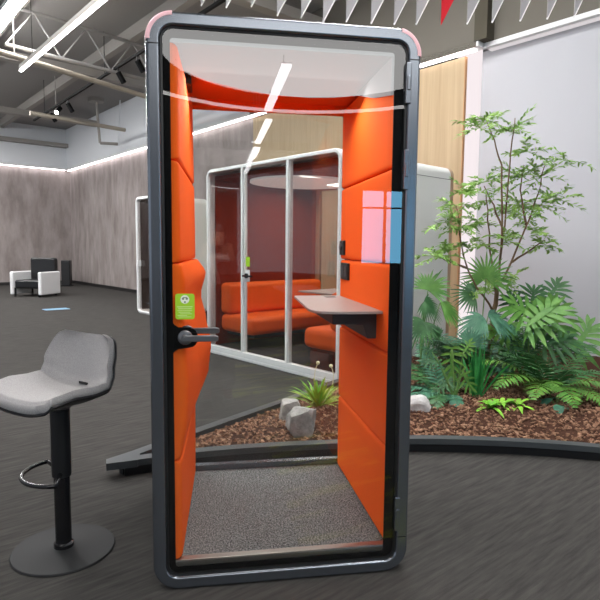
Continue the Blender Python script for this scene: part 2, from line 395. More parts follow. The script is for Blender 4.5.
# ------------------------------------------------------------------ the orange phone booth
BW, BH = 1.042, 2.2
pb = thing('phone_booth', (BW/2, .5, 0), 'tall dark grey framed phone booth with glass door and orange padded inside', 'phone booth')
fm = lambda x, y, z: V((x, y, z))
obj('frame', ring_profile(BW, BH, .1, [(0, .12), (0, .018), (.003, .008), (.007, .002), (.010, 0), (.013, 0), (.042, 0), (.045, 0), (.048, .002), (.051, .008), (.052, .02), (.052, .12)], fm, 14), 'frame', pb, smooth=50, fix=True)
obj('outer_shell', ring_profile(BW, BH, .1, [(.003, .12), (.003, .97), (.03, .97), (.03, .12)], fm, 14), 'frame', pb, smooth=50, fix=True)
obj('rear_frame', ring_profile(BW, BH, .1, [(0, .93), (0, 1.0), (.05, 1.0), (.05, .93)], fm, 14), 'frame', pb, smooth=50, fix=True)
for x0, z0, x1, z1 in ((.010, 2.08, .046, 2.084), (.996, 2.08, 1.032, 2.084), (.996, .15, 1.032, .154)):
    obj('frame_joint', MB().box((x0, -.0006, z0), (x1, .05, z1)), 'rubber', pb)
# pink strips round the top corners
def corner(cx, a0, a1):
    rr = []
    for k in range(15):
        a = math.radians(a0+(a1-a0)*k/14); c, s = math.cos(a), math.sin(a); z = BH-.1
        rr.append([V((cx+q*c, y, z+q*s)) for q, y in ((.1014, .10), (.1014, .013), (.0995, .003), (.0955, -.0012), (.0905, -.0018), (.083, -.0018), (.083, .003), (.096, .02), (.098, .10))])
    return MB().rings(rr)
obj('corner_strip', corner(.1, 92, 182), 'pink', pb, smooth=50, fix=True, label='pink strip round the top left corner')
obj('corner_strip', corner(BW-.1, -2, 78), 'pink', pb, smooth=50, fix=True, label='pink strip round the top right corner')
obj('gasket', ring_profile(BW, BH, .1, [(.05, .02), (.053, .010), (.060, .012), (.060, .03), (.05, .03)], fm, 10), 'rubber', pb, smooth=50, fix=True)
# door
gl = obj('glass_door', MB().prism([V((x, .013, z)) for x, z in rrect(BW, BH, .1, .0605, 10)], (0, .008, 0)), 'glass', pb, fix=True)
inner = lambda o: None
def border():
    o = rrect(BW, BH, .1, .0605, 10); nO = len(o)
    # inner window: own rounded rectangle with unequal margins and the bulge round the handle
    x0, x1, z0, z1, r = .086, .941, .083, 2.112, .012
    inn = []
    for cx, cz, a0 in ((x1-r, z1-r, 0), (x0+r, z1-r, 90), (x0+r, z0+r, 180), (x1-r, z0+r, 270)):
        for k in range(11):
            a = math.radians(a0+9*k); inn.append((cx+r*math.cos(a), cz+r*math.sin(a)))
    return MB().rings([[V((x, .0225, z)) for x, z in o], [V((x, .0225, z)) for x, z in inn], [V((x, .026, z)) for x, z in inn], [V((x, .026, z)) for x, z in o]], close=True)
obj('printed_border', border(), 'blackpaint', gl, fix=True)
bp = []
hx0, hz0, hz1 = .0862, .948, 1.062
bp = [(hx0, hz0), (.092, hz0+.006), (.105, hz0+.014), (.135, .965)]
for k in range(9):
    a = math.radians(-90+180*k/8); bp.append((.15+.03*math.cos(a), 1.005+.038*math.sin(a)))
bp += [(.135, 1.045), (.105, hz1-.016), (.092, hz1-.007), (hx0, hz1)]
obj('lock_print', MB().prism([V((x, .0225, z)) for x, z in bp], (0, .004, 0)), 'blackpaint', gl)
def lever(y0, sgn):
    h = MB()
    h.rings([[V((.132+r*math.cos(2*PI*k/24), y0+sgn*y, 1.008+r*math.sin(2*PI*k/24))) for k in range(24)] for r, y in ((.028, 0), (.028, .01), (.024, .013), (.012, .014), (.012, .03), (.012, .045))])
    h.prism([V((x, y0+sgn*.032, z)) for x, z in ((.120, .998), (.250, .998), (.257, 1.004), (.256, 1.017), (.246, 1.021), (.136, 1.021), (.120, 1.012))], (0, sgn*.016, 0))
    return h
obj('door_handle', lever(.013, -1), 'handle', gl, smooth=40, bevel=.003, label='grey lever handle on the outside', fix=True)
obj('door_handle', (lambda m: (setattr(m, 'v', [p+V((.006, 0, .016)) for p in m.v]), m)[1])(lever(.027, 1)), 'handle', gl, smooth=40, bevel=.003, label='grey lever handle on the inside', fix=True)
for z0, z1 in ((1.915, 2.07), (1.585, 1.74), (.18, .325)):
    obj('hinge', MB().box((.980, -.006, z0), (1.002, .013, z1)).box((.984, -.010, z0+.05), (.998, -.004, z1-.05)), 'frame', gl, bevel=.003)
st = obj('sticker', MB().prism([V((x+.096, .0118, z+1.078)) for x, z in rrect(.072, .098, .009, 0, 5)], (0, .0012, 0)), 'green', gl, label='lime green notice sticker with a white round symbol')
ty = .0112
obj('sticker_symbol', MB().rings([[V((.132+.0165*math.cos(2*PI*k/24), y, 1.154+.0165*math.sin(2*PI*k/24))) for k in range(24)] for y in (ty, ty+.0006)]), 'card', st)
sy_ = MB()
def dot(cx, cz, r): sy_.rings([[V((cx+r*math.cos(2*PI*k/14), y, cz+r*math.sin(2*PI*k/14))) for k in range(14)] for y in (ty-.0004, ty+.0002)])
dot(.125, 1.157, .0045); dot(.139, 1.157, .0045); dot(.132, 1.144, .0035)
sy_.box((.1255, ty-.0004, 1.160), (.1385, ty+.0002, 1.163))
obj('symbol_marks', sy_, 'icon', st)
tl = MB(); tl.box((.103, ty, 1.124), (.160, ty+.0006, 1.1275)); tl.box((.107, ty, 1.117), (.157, ty+.0006, 1.120))
for z, a, b in ((1.110, .104, .158), (1.104, .108, .152), (1.098, .114, .158), (1.092, .104, .140), (1.086, .108, .156)): tl.box((a, ty, z), (b, ty+.0006, z+.0022))
obj('sticker_lines', tl, 'palegreen', st)
# floor, threshold, ceiling
obj('booth_floor', MB().box((.03, .03, .04), (1.012, .95, .105)), 'boothcarpet', pb)
obj('threshold', MB().box((.062, .028, .06), (.98, .040, .103)).box((.062, .028, .103), (.98, .062, .108)), 'alu', pb, bevel=.002)
obj('booth_ceiling', MB().box((.03, .09, 2.115), (1.012, .95, 2.165)), 'redfelt', pb)
cpz = [(.06, .028), (.06, .30), (.12, .36), (.218, .49), (.371, .59), (.537, .665), (.724, .685), (.84, .66), (.945, .60), (.975, .57), (.975, .028)]
obj('ceiling_panel', MB().prism([V((x, y, 2.098)) for x, y in cpz], (0, 0, .02)), 'ceilpanel', pb, fix=True)  # curved edge follows the outline of the round lamp mirrored in the door
pass
obj('reflection_gusset', MB().prism([V((.945, .034, 1.955)), V((.945, .30, 2.01)), V((.945, .60, 2.10)), V((.945, .034, 2.10))], (-.012, 0, 0)), 'ceilpanel', pb, fix=True)  # glowing white gusset added in place of the lamp's reflection over the pad
obj('ceiling_vent', MB().box((.115, .43, 2.10), (.145, .60, 2.116)).box((.118, .45, 2.07), (.150, .60, 2.10)), 'blackmetal', pb)
obj('ceiling_header', MB().box((.06, .88, 2.075), (1.0, .95, 2.13)), 'redfelt', pb, bevel=.008)
# padded side walls
def interp(tab, z):
    for (a, x), (b, y) in zip(tab, tab[1:]):
        if a <= z <= b:
            t = (z-a)/(b-a); t = t*t*(3-2*t); return x+(y-x)*t
    return tab[-1][1] if z > tab[-1][0] else tab[0][1]
LP = [(.10, .142), (.515, .144), (.70, .218), (.84, .232), (.97, .205), (1.10, .178), (1.22, .204), (1.285, .168), (1.30, .150), (2.12, .142)]
def leftx(y, z):
    t = max(0, min(1, (y-.03)/.87)); return .098 + (interp(LP, z)-.098)*(.30+.70*t)
def pad(name, xf, sgn, z0, z1, xb, y0=.032, y1=.93, round_=.028):
    ny, nz = 26, 26
    def ease(t): return t
    def fn(a, b):
        y = y0+(y1-y0)*a; z = z0+(z1-z0)*b
        dy = min(y-y0, y1-y, round_)/round_; dz = min(z-z0, z1-z, .016)/.016
        q = (1-math.sqrt(max(0, 1-(1-dy)**2)))*.022 + (1-math.sqrt(max(0, 1-(1-dz)**2)))*.012
        q *= 1
        return V((xf(y, z)-sgn*q, y, z))
    def rem(t):   # more rows near the edges
        return .5-.5*math.cos(PI*t)
    g = lambda a, b: fn(rem(a), rem(b))
    m = MB().grid(g, ny, nz, flip=(sgn < 0))
    # sides to the backing
    rim = [(rem(k/ny), 0) for k in range(ny+1)]+[(1, rem(k/nz)) for k in range(1, nz+1)]+[(rem(1-k/ny), 1) for k in range(1, ny+1)]+[(0, rem(1-k/nz)) for k in range(1, nz)]
    fr_ = [fn(a, b) for a, b in rim]; bk = [V((xb, p.y, p.z)) for p in fr_]
    m.rings([fr_, bk], caps=False); m.face(bk)
    return obj(name, m, 'orange', pb, smooth=50, fix=True)
for z0, z1 in ((.109, .512), (.518, 1.288), (1.293, 1.674), (1.680, 2.10)):
    pad('wall_pad', leftx, 1, z0, z1, .034)
rx = lambda y, z: .952-.006*max(0, min(1, (y-.03)/.87))
for z0, z1 in ((.109, .512), (.518, .912), (.918, 1.288), (1.293, 1.674), (1.680, 2.10)):
    pad('wall_pad', rx, -1, z0, z1, 1.008)
# rear glass
obj('rear_glass', MB().box((.045, .955, .045), (.997, .963, 2.155)), 'glass', pb)
obj('rear_sill', MB().box((.04, .93, .04), (1.0, .97, .137)), 'frame', pb)
# desk
dz = 1.076
dk = [(.952, .13), (.952, .925), (.70, .925), (.688, .918)]
cxr, cyr = .70, .19
dk += [(.655, .33), (.652, .25), (.656, .215), (.668, .180), (.690, .152), (.72, .138), (.76, .132)]
ds = obj('desk', MB().prism([V((x, y, dz)) for x, y in dk], (0, 0, .012)), 'desk', pb, bevel=.002, fix=True, label='greige desktop with a rounded corner')
obj('cable_slot', MB().box((.845, .80, dz+.0115), (.90, .86, dz+.0135)), 'black', ds)
obj('desk_bracket', MB().prism([V((.952, .22, z)) + V((x, 0, 0)) for x, z in ((0, dz), (-.20, dz), (-.20, dz-.055), (-.06, dz-.06), (-.04, dz-.12), (0, dz-.12))], (0, .60, 0)), 'deskdark', ds, bevel=.004, fix=True)
sk = obj('power_socket', MB().box((.935, .70, 1.185), (.949, .86, 1.275)), 'black', pb, bevel=.004)
obj('socket_insert', MB().box((.932, .72, 1.20), (.936, .775, 1.258)).box((.932, .79, 1.20), (.936, .845, 1.258)), 'deskdark', sk)
sw = obj('control_panel', MB().box((.935, .80, 1.315), (.949, .90, 1.395)), 'black', pb, bevel=.006)
obj('control_knob', MB().rings([[V((x, .85+.018*math.cos(2*PI*k/16), 1.36+.018*math.sin(2*PI*k/16))) for k in range(16)] for x in (.936, .926)]), 'deskdark', sw)

# ------------------------------------------------------------------ white meeting booth behind
O2 = V((.185, 5.1, 0)); u2 = V((.547, -.837, 0)).normalized(); v2 = V((-u2.y, u2.x, 0))
W2, D2, H2 = 2.34, 1.92, 2.31
def L(u, v, z): return O2+u2*u+v2*v+V((0, 0, z))
def lb(u0, u1, v0, v1, z0, z1): return MB().obb(L((u0+u1)/2, (v0+v1)/2, (z0+z1)/2), u2*((u1-u0)/2), v2*((v1-v0)/2), (0, 0, (z1-z0)/2))
mb_ = thing('meeting_booth', L(W2/2, D2/2, 0), 'big white framed meeting booth with three glass panes and orange sofas inside', 'meeting booth')
fm2 = lambda x, y, z: L(x, y, z)
obj('front_frame', ring_profile(W2, H2, .1, [(0, .10), (0, .012), (.010, 0), (.036, 0), (.040, .01), (.040, .10)], fm2, 10), 'silver', mb_, smooth=50, fix=True)
obj('outer_shell', ring_profile(W2, H2, .1, [(.002, .10), (.002, D2-.06), (.045, D2-.06), (.045, .10)], fm2, 10), 'silverside', mb_, smooth=50, fix=True)
obj('rear_frame', ring_profile(W2, H2, .1, [(0, D2-.06), (0, D2), (.13, D2), (.13, D2-.06)], fm2, 10), 'tan', mb_, smooth=50, fix=True)
obj('side_joint', lb(W2-.001, W2+.001, .1, D2-.06, H2-.15, H2-.145), 'deskdark', mb_)
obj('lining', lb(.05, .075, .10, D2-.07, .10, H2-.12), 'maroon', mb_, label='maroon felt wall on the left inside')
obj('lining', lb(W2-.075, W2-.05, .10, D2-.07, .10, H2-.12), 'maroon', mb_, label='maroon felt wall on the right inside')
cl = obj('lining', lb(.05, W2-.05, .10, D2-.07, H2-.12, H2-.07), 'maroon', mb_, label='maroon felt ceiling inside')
ep = [L(.74+.64*math.cos(2*PI*k/48), .98+.70*math.sin(2*PI*k/48), H2-.145) for k in range(48)]
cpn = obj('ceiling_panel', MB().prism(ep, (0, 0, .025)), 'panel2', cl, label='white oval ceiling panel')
obj('booth_fill_lamp', lb(.9, 1.9, 1.25, 1.45, H2-.155, H2-.145), 'e_booth', mb_)  # made-up lamp, added to light the sofas and felt inside
obj('booth_floor', lb(.05, W2-.05, .06, D2-.06, .05, .10), 'darkfloor', mb_)
obj('rear_glass', lb(.12, W2-.12, D2-.035, D2-.028, .10, H2-.12), 'glass2', mb_)
for u in (.735, 1.54): obj('mullion', lb(u, u+.036, -.002, .07, .04, H2-.04), 'silver', mb_, bevel=.004)
obj('bottom_rail', lb(.04, W2-.04, .0, .07, .04, .105), 'silver', mb_, bevel=.004)
obj('glass_pane', lb(.04, .735, .03, .038, .105, H2-.04), 'glass2', mb_)
dr = obj('glass_door', lb(.785, 1.52, .03, .038, .12, H2-.06), 'glass2', mb_)
obj('door_edge', lb(.777, .79, .02, .048, .12, H2-.06).add(lb(1.515, 1.528, .02, .048, .12, H2-.06)), 'silver', dr)
obj('glass_pane', lb(1.576, W2-.04, .03, .038, .105, H2-.04), 'glass2', mb_)
hd = MB(); hc = L(.82, .018, 1.02)
hd.rings([[hc+u2*(.03*math.cos(2*PI*k/20))+V((0, 0, .03*math.sin(2*PI*k/20)))-v2*y for k in range(20)] for y in (-.01, .012)])
hd.obb(L(.90, -.03, 1.02), u2*.085, v2*.009, (0, 0, .011)); hd.obb(L(.82, -.01, 1.02), u2*.011, v2*.028, (0, 0, .011))
obj('door_handle', hd, 'blackmetal', dr, bevel=.002)
obj('lock_plate', lb(.785, .87, .026, .031, .95, 1.09), 'silver', dr)
obj('sticker', lb(.80, .87, .026, .029, 1.13, 1.24), 'green', dr, label='pale green notice sticker above the handle')
# sofas inside
def sofa(name, u0, u1, flip, label):
    t = thing(name, L((u0+u1)/2, .95, .10), label, 'sofa')
    uu = lambda a, b: (u1-b, u1-a) if flip else (u0+a, u0+b)
    w = u1-u0
    a, b = uu(0, w)
    obj('base', lb(a+.05, b-.05, .22, 1.70, .24, .30), 'black', t)
    obj('seat', lb(a, b, .14, 1.80, .28, .50), 'orange2', t, bevel=.07, seg=5, smooth=60)
    a, b = uu(0, .20)
    obj('backrest', lb(a, b, .14, 1.80, .50, .90), 'orange2', t, bevel=.06, seg=5, smooth=60)
    for v in (.30, 1.55):
        a, b = uu(.28, .34); obj('leg', lb(a, b, v, v+.06, .10, .25), 'black', t)
sofa('sofa', .085, .76, False, 'orange sofa with low back along the left wall inside the white booth')
sofa('sofa', 1.66, 2.25, True, 'orange sofa against the right wall inside the white booth')
tb = thing('meeting_table', L(1.22, 1.15, .10), 'small grey table on one dark leg between the orange sofas', 'table')
obj('table_top', lb(.92, 1.52, .75, 1.75, .80, .82), 'desk', tb, bevel=.004)
obj('leg', MB().lathe(L(1.22, 1.15, .12), [(.035, 0), (.035, .68)], 16), 'blackmetal', tb, smooth=50)
obj('foot_plate', MB().lathe(L(1.22, 1.15, .10), [(.24, 0), (.24, .015), (.05, .025)], 32), 'blackmetal', tb, smooth=40)

# far white booth, left of the dark frame
O3 = V((-1.25, 9.65, 0)); u3 = D.copy(); v3 = V((-u3.y, u3.x, 0))
W3, H3, D3 = .78, 2.33, 1.2
def L3(u, v, z): return O3+u3*u+v3*v+V((0, 0, z))
def lb3(u0, u1, v0, v1, z0, z1): return MB().obb(L3((u0+u1)/2, (v0+v1)/2, (z0+z1)/2), u3*((u1-u0)/2), v3*((v1-v0)/2), (0, 0, (z1-z0)/2))
fb = thing('small_booth', L3(W3/2, D3/2, 0), 'white framed dark glass booth standing far back left of the phone booth', 'phone booth')
fm3 = lambda x, y, z: L3(x, y, z)
obj('front_frame', ring_profile(W3, H3, .12, [(0, .08), (0, .01), (.01, 0), (.045, 0), (.05, .01), (.05, .08)], fm3), 'white', fb, smooth=50, fix=True)
obj('outer_shell', ring_profile(W3, H3, .12, [(.003, .08), (.003, D3), (.05, D3), (.05, .08)], fm3), 'silverside', fb, smooth=50, fix=True)
obj('rear_panel', lb3(.04, W3-.04, D3-.04, D3, .04, H3-.04), 'brown', fb)
obj('lining', lb3(.045, .07, .08, D3-.04, .05, H3-.05).add(lb3(W3-.07, W3-.045, .08, D3-.04, .05, H3-.05)).add(lb3(.05, W3-.05, .08, D3-.04, H3-.09, H3-.05)), 'brown', fb)
obj('glass_door', lb3(.05, W3-.05, .03, .04, .05, H3-.05), 'glass2', fb)
obj('desk', lb3(.08, .6, .3, D3-.1, .70, .73), 'white', fb)
obj('door_handle', lb3(.14, .18, -.05, .03, .95, 1.07), 'white', fb, bevel=.01)

# ------------------------------------------------------------------ planter
def curve(pts, n=8):
    "Catmull-Rom through the points"
    pts = [V((*p, 0)) for p in pts]; out = []
    for i in range(len(pts)-1):
        p0, p1, p2, p3 = pts[max(i-1, 0)], pts[i], pts[i+1], pts[min(i+2, len(pts)-1)]
        for k in range(n):
            t = k/n; out.append(.5*((2*p1)+(p2-p0)*t+(2*p0-5*p1+4*p2-p3)*t*t+(3*p1-p0-3*p2+p3)*t**3))
    return out+[pts[-1]]
near = curve([(-.36, 1.13), (.14, 1.245), (.62, 1.285), (1.03, 1.285), (1.57, 1.30), (2.40, 1.10), (3.2, .72), (4.2, .05)])
far = curve([(-.37, 1.20), (.13, 1.72), (.84, 2.42), (1.42, 3.02), (1.60, 3.10)])
pl = thing('planter', (1.6, 2.0, 0), 'low charcoal planter edging curving behind the phone booth', 'planter')
def strip(path, side, o0, o1, z0, z1, extra=None):
    rr = []
    for i, p in enumerate(path):
        t = (path[min(i+1, len(path)-1)]-path[max(i-1, 0)]).normalized(); n_ = V((-t.y, t.x, 0))*side
        rr.append([p+n_*o0+V((0, 0, z0)), p+n_*o1+V((0, 0, z0)), p+n_*o1+V((0, 0, z1)), p+n_*o0+V((0, 0, z1))])
    return MB().rings(rr)
obj('edging', strip(near, 1, 0, .075, .060, .098), 'curb', pl, fix=True, label='near edging board')
obj('plinth', strip(near[2:], 1, .025, .06, 0, .060), 'black', pl, fix=True)
obj('edging', strip(far, -1, 0, .075, .060, .098), 'curb', pl, fix=True, label='far edging board')
obj('plinth', strip(far[1:], -1, .025, .06, 0, .060), 'black', pl, fix=True)
obj('edging_tip', MB().prism([V((-.372, 1.128, .055)), V((-.20, 1.165, .055)), V((-.20, 1.37, .055)), V((-.385, 1.20, .055))], (0, 0, .0435)), 'curb', pl, fix=True)
# mulch: a mound with loose chips
poly = [p.xy for p in near[5:]] + [(5.2, .9), (4.9, 2.9), (3.60, 5.0), (3.18, 4.30), (1.62, 3.13)] + [p.xy for p in reversed(far[3:])]
def inside(x, y):
    c = False; j = len(poly)-1
    for i in range(len(poly)):
        xi, yi = poly[i]; xj, yj = poly[j]
        if (yi > y) != (yj > y) and x < (xj-xi)*(y-yi)/(yj-yi)+xi: c = not c
        j = i
    return c
def edge_d(x, y):
    q = V((x, y)); return min((q-p.xy).length for p in near+far)
def mz(x, y):
    e = min(edge_d(x, y)/.7, 1)
    return .062+.11*e*e*(3-2*e)*(1 if x > .9 else .6) + .025*noise.noise(V((x*2.2, y*2.2, 0)))*e
bm = bmesh.new(); step = .06; vid = {}
x = -.4
nx, ny_ = 96, 72
for i in range(nx):
    for j in range(ny_):
        xx, yy = -.4+i*step, .0+j*step+.05
        if all(inside(xx+a*step, yy+b*step) for a in (0, 1) for b in (0, 1)):
            q = []
            for a, b in ((0, 0), (1, 0), (1, 1), (0, 1)):
                k = (i+a, j+b)
                if k not in vid: vid[k] = bm.verts.new((xx+a*step, yy+b*step, mz(xx+a*step, yy+b*step)))
                q.append(vid[k])
            bm.faces.new(q)
ml = MB()
idx = {}
for f in bm.faces:
    for v in f.verts:
        if v not in idx: idx[v] = len(ml.v); ml.v.append(v.co.copy())
    ml.f.append([idx[v] for v in f.verts])
bm.free()
# skirt of the mound: widen to the boards with a flat layer
ml.f.append(list(range(len(ml.v), len(ml.v)+len(poly)))); ml.v += [V((a, b, .060)) for a, b in poly]
mo = obj('bark_mulch', ml, 'mulchbase', smooth=180)
tag(mo, 'brown bark mulch filling the planter bed', 'mulch'); mo['kind'] = 'stuff'
ch = MB(); rnd = random.Random(3); cnt = 0
while cnt < 9000:
    xx = rnd.uniform(-.2, 3.9); yy = rnd.uniform(.5, 3.6)
    if not inside(xx, yy) or (yy > 2.6 and rnd.random() < .6): continue
    if edge_d(xx, yy) < .10: continue
    e = rnd.uniform(0, 6.28); tl_ = rnd.uniform(-.6, .6); ax = V((math.cos(e)*math.cos(tl_), math.sin(e)*math.cos(tl_), math.sin(tl_)))
    ay = ax.cross(V((rnd.uniform(-.5, .5), rnd.uniform(-.5, .5), 1))).normalized(); az = ax.cross(ay)
    s = rnd.uniform(.006, .017)
    ch.obb((xx, yy, mz(xx, yy)+rnd.uniform(0, .012)), ax*s, ay*s*rnd.uniform(.35, .7), az*s*.28); cnt += 1
co_ = obj('bark_chips', ch, 'mulch', mo); co_['kind'] = 'stuff'

# rocks
def rock(name, c, r, m, label, seed):
    b = bmesh.new(); bmesh.ops.create_icosphere(b, subdivisions=4, radius=1)
    rd = random.Random(seed); planes = []
    for ax_ in ((1, 0, 0), (-1, 0, 0), (0, 1, 0), (0, -1, 0), (0, 0, 1), (0, 0, -1)):
        planes.append(((V(ax_)+V((rd.uniform(-.3, .3), rd.uniform(-.3, .3), rd.uniform(-.2, .2)))).normalized(), rd.uniform(.62, .74)))
    for k in range(7):
        n_ = V((rd.gauss(0, 1), rd.gauss(0, 1), rd.gauss(0, 1))).normalized(); planes.append((n_, rd.uniform(.74, .86)))
    for v in b.verts:
        for n_, h in planes:
            q = v.co.dot(n_)
            if q > h: v.co -= n_*(q-h)
        v.co *= 1+.07*noise.noise(v.co*3+V((seed, 0, 0)))+.03*noise.noise(v.co*8+V((seed, 0, 0)))
        v.co = V((v.co.x*r[0], v.co.y*r[1], v.co.z*r[2]))+V(c)
    mm = MB(); b.verts.ensure_lookup_table(); mm.v = [v.co.copy() for v in b.verts]; mm.f = [[v.index for v in f.verts] for f in b.faces]; b.free()
    return tag(obj(name, mm, m, smooth=25), label, 'rock')
rock('rock', (.845, 1.56, .165), (.135, .11, .15), 'rock2', 'chunky grey rock on the bark beside the grassy tuft', 4)
rock('rock', (.80, 1.86, .15), (.10, .085, .12), 'rock2', 'small pale rock half hidden behind the chunky grey one', 9)
rock('rock', (1.76, 1.84, .15), (.145, .13, .105), 'rock', 'whitish rock on the bark just right of the phone booth', 12)

# ------------------------------------------------------------------ plants
rp = random.Random(11)
def leaflet(m, p, d, n, l, w, droop=.15, k=5, fold=.25):
    "one lance-shaped leaf from p along d, surface normal n"
    d = d.normalized(); s = d.cross(n).normalized(); n = s.cross(d); i = len(m.v)
    for a in range(k+1):
        t = a/k; wd = w*math.sin(PI*min(1, .08+t*.92))**.8*(1 if t < .5 else 1-.25*(t-.5)); wd = wd if a < k else .0005
        c = p+d*(l*t)-V((0, 0, 1))*(droop*l*t*t)
        m.v += [c-s*wd+n*(fold*wd), c, c+s*wd+n*(fold*wd)]
    for a in range(k):
        b = i+a*3; m.f += [[b, b+1, b+4, b+3], [b+1, b+2, b+5, b+4]]
def fan(plant, hub, d, n, r, m, base, spread=230, cnt=21, droop=.22, w=.105):
    "fan palm leaf: pleated blade of joined rays on a petiole"
    hub, d, n = V(hub), V(d).normalized(), V(n).normalized(); n = (n-d*n.dot(d)).normalized(); s = n.cross(d)
    mm = MB()
    for k in range(cnt):
        a = math.radians(-spread/2+spread*k/(cnt-1)); dd = d*math.cos(a)+s*math.sin(a)
        leaflet(mm, hub, dd, n, r*(1-.25*abs(a)/math.radians(spread/2))*rp.uniform(.92, 1.05), r*w*.40, droop*rp.uniform(.6, 1.5), 6, .55)
    bl = obj('fan_leaf', mm, m, plant, smooth=180)
    base = V(base); mid = base.lerp(hub, .6)+V((0, 0, .08))
    pts = [base*(1-t)**2+mid*(2*t*(1-t))+hub*t*t for t in [q/8 for q in range(9)]]
    obj('petiole', MB().tube(pts, .008, 6, .004), 'stemg', bl, smooth=180)
def frond(plant, base, d, l, m, droop=.6, cnt=18, w=.012, ll=.3, name='frond', taper=True, bare=.15, rise=0):
    "feather leaf: arching midrib with leaflets on both sides"
    base, d = V(base), V(d).normalized(); mm = MB(); pts = []
    for k in range(13):
        t = k/12; pts.append(base+d*(l*t)+V((0, 0, 1))*(rise*l*t-droop*l*t*t))
    mm.tube(pts, .005, 5, .0015)
    for k in range(cnt):
        t = bare+(1-bare)*k/cnt; f_ = t*12; i = min(int(f_), 11); p = pts[i].lerp(pts[i+1], f_-i); tg = (pts[i+1]-pts[i]).normalized()
        s = tg.cross(V((0, 0, 1)))
        s = s.normalized() if s.length > .1 else V((1, 0, 0))
        n = s.cross(tg); ln = l*ll*(math.sin(PI*(.18+.80*t)) if taper else 1)
        for sg in (-1, 1):
            leaflet(mm, p, (s*sg+tg*.55+n*rp.uniform(-.05, .2)), n, ln*rp.uniform(.9, 1.08), w, .2, 4, .2)
    return obj(name, mm, m, plant, smooth=180)
def lobed(plant, tip_base, d, n, l, w, m, base, lobes=7, name='leaf'):
    "deeply cut philodendron leaf: fingers from a broad midrib"
    p0, d, n = V(tip_base), V(d).normalized(), V(n).normalized(); n = (n-d*n.dot(d)).normalized(); s = d.cross(n); mm = MB()
    for k in range(lobes):
        t = k/(lobes-1); p = p0+d*(l*.75*t)-V((0, 0, 1))*(.12*l*t*t)
        for sg in (-1, 1):
            a = math.radians(115-85*t); dd = d*math.cos(a)+s*sg*math.sin(a)
            leaflet(mm, p-d*.01, dd, n, w*(.62+.55*math.sin(PI*(.15+.7*t)))*rp.uniform(.9, 1.08), l*.062, .25, 5, .2)
    leaflet(mm, p0+d*(l*.7), d, n, l*.35, l*.06, .2)
    leaflet(mm, p0-d*.02, d, n, l*.95, l*.075, .12)
    o = obj(name, mm, m, plant, smooth=180)
    if base is not None:
        base = V(base); mid = base.lerp(p0, .55)+V((0, 0, .06))
        obj('petiole', MB().tube([base*(1-t)**2+mid*(2*t*(1-t))+p0*t*t for t in [q/8 for q in range(9)]], .008, 6, .005), 'stemg', o, smooth=180)
    return o
def sq(x, y, dz=0): return V((x, y, mz(x, y)+dz-.02))
tocam = lambda p: (CAM-V(p)).normalized()
def ang(deg): return R*math.cos(math.radians(deg))+U*math.sin(math.radians(deg))

# tall airy tree
tb_ = sq(2.62, 2.55)
tree = thing('bamboo_shrub', tb_, 'tall airy shrub with thin brown stems and small leaves before the white wall', 'plant')
tree['label'] = 'tall airy shrub with thin brown stems before the white wall'
dT = (tb_-CAM).dot(F)
T = lambda px, py, e=0: P(px, py, dT+e)
stems = [[tb_, T(492, 340), T(494, 312), T(497, 288)],
         [T(497, 288), T(500, 262), T(505, 225), T(508, 180), T(512, 140), T(515, 118)],
         [T(496, 292), T(491, 262), T(488, 220), T(486, 190)],
         [T(497, 288), T(512, 262), T(527, 225), T(538, 195, .1), T(545, 165, .1)],
         [T(500, 262), T(503, 215, -.1), T(501, 165, -.1), T(494, 140, -.1), T(487, 122, -.1)],
         [T(494, 312), T(478, 288, -.1), T(467, 268, -.15), T(460, 236, -.15), T(456, 205, -.15)],
         [T(467, 268, -.15), T(450, 262, -.2), T(437, 256, -.2)],
         [T(503, 230), T(494, 205, .1), T(484, 186, .1)],
         [T(527, 225), T(520, 190, .1), T(524, 165, .1)],
         [T(512, 262), T(530, 250, .15), T(545, 240, .15)]]
for k, s in enumerate(stems):
    pts = []
    for a in range(len(s)-1):
        for t in (0, .34, .67): pts.append(s[a].lerp(s[a+1], t)+V((rp.uniform(-1, 1), rp.uniform(-1, 1), 0))*.008)
    pts.append(s[-1])
    obj('trunk' if k == 0 else 'stem', MB().tube(pts, .034 if k == 0 else .011, 7, .018 if k == 0 else .004), 'bark', tree, smooth=180)
fol = MB()
def spray(c, r, n_tw, leafl=.066):
    n_tw = int(n_tw*1.4); r *= 1.25
    for k in range(n_tw):
        a = rp.uniform(0, 2*PI); el = rp.uniform(-.35, .9)
        d = V((math.cos(a)*math.cos(el), math.sin(a)*math.cos(el)*.7, math.sin(el))); l = r*rp.uniform(.75, 1.25)
        pts = [c+d*(l*t)-V((0, 0, 1))*(.18*l*t*t) for t in [q/6 for q in range(7)]]
        fol.tube(pts, .0022, 4, .001)
        for q in range(1, 7):
            tg = (pts[q]-pts[q-1]).normalized(); s = tg.cross(V((0, 0, 1))).normalized()
            for sg in (-1, 1):
                for rep in range(2 if q in (3, 5) else 1):
                    dd = tg*rp.uniform(.3, .9)+s*sg*rp.uniform(.5, 1)+V((0, 0, rp.uniform(-.45, .55)))
                    nrm = V((rp.uniform(-.7, .7), rp.uniform(-1.2, .2), 1))
                    leaflet(fol, pts[q], dd, nrm.normalized(), leafl*rp.uniform(.65, 1.15), leafl*.15, .12, 3, .15)
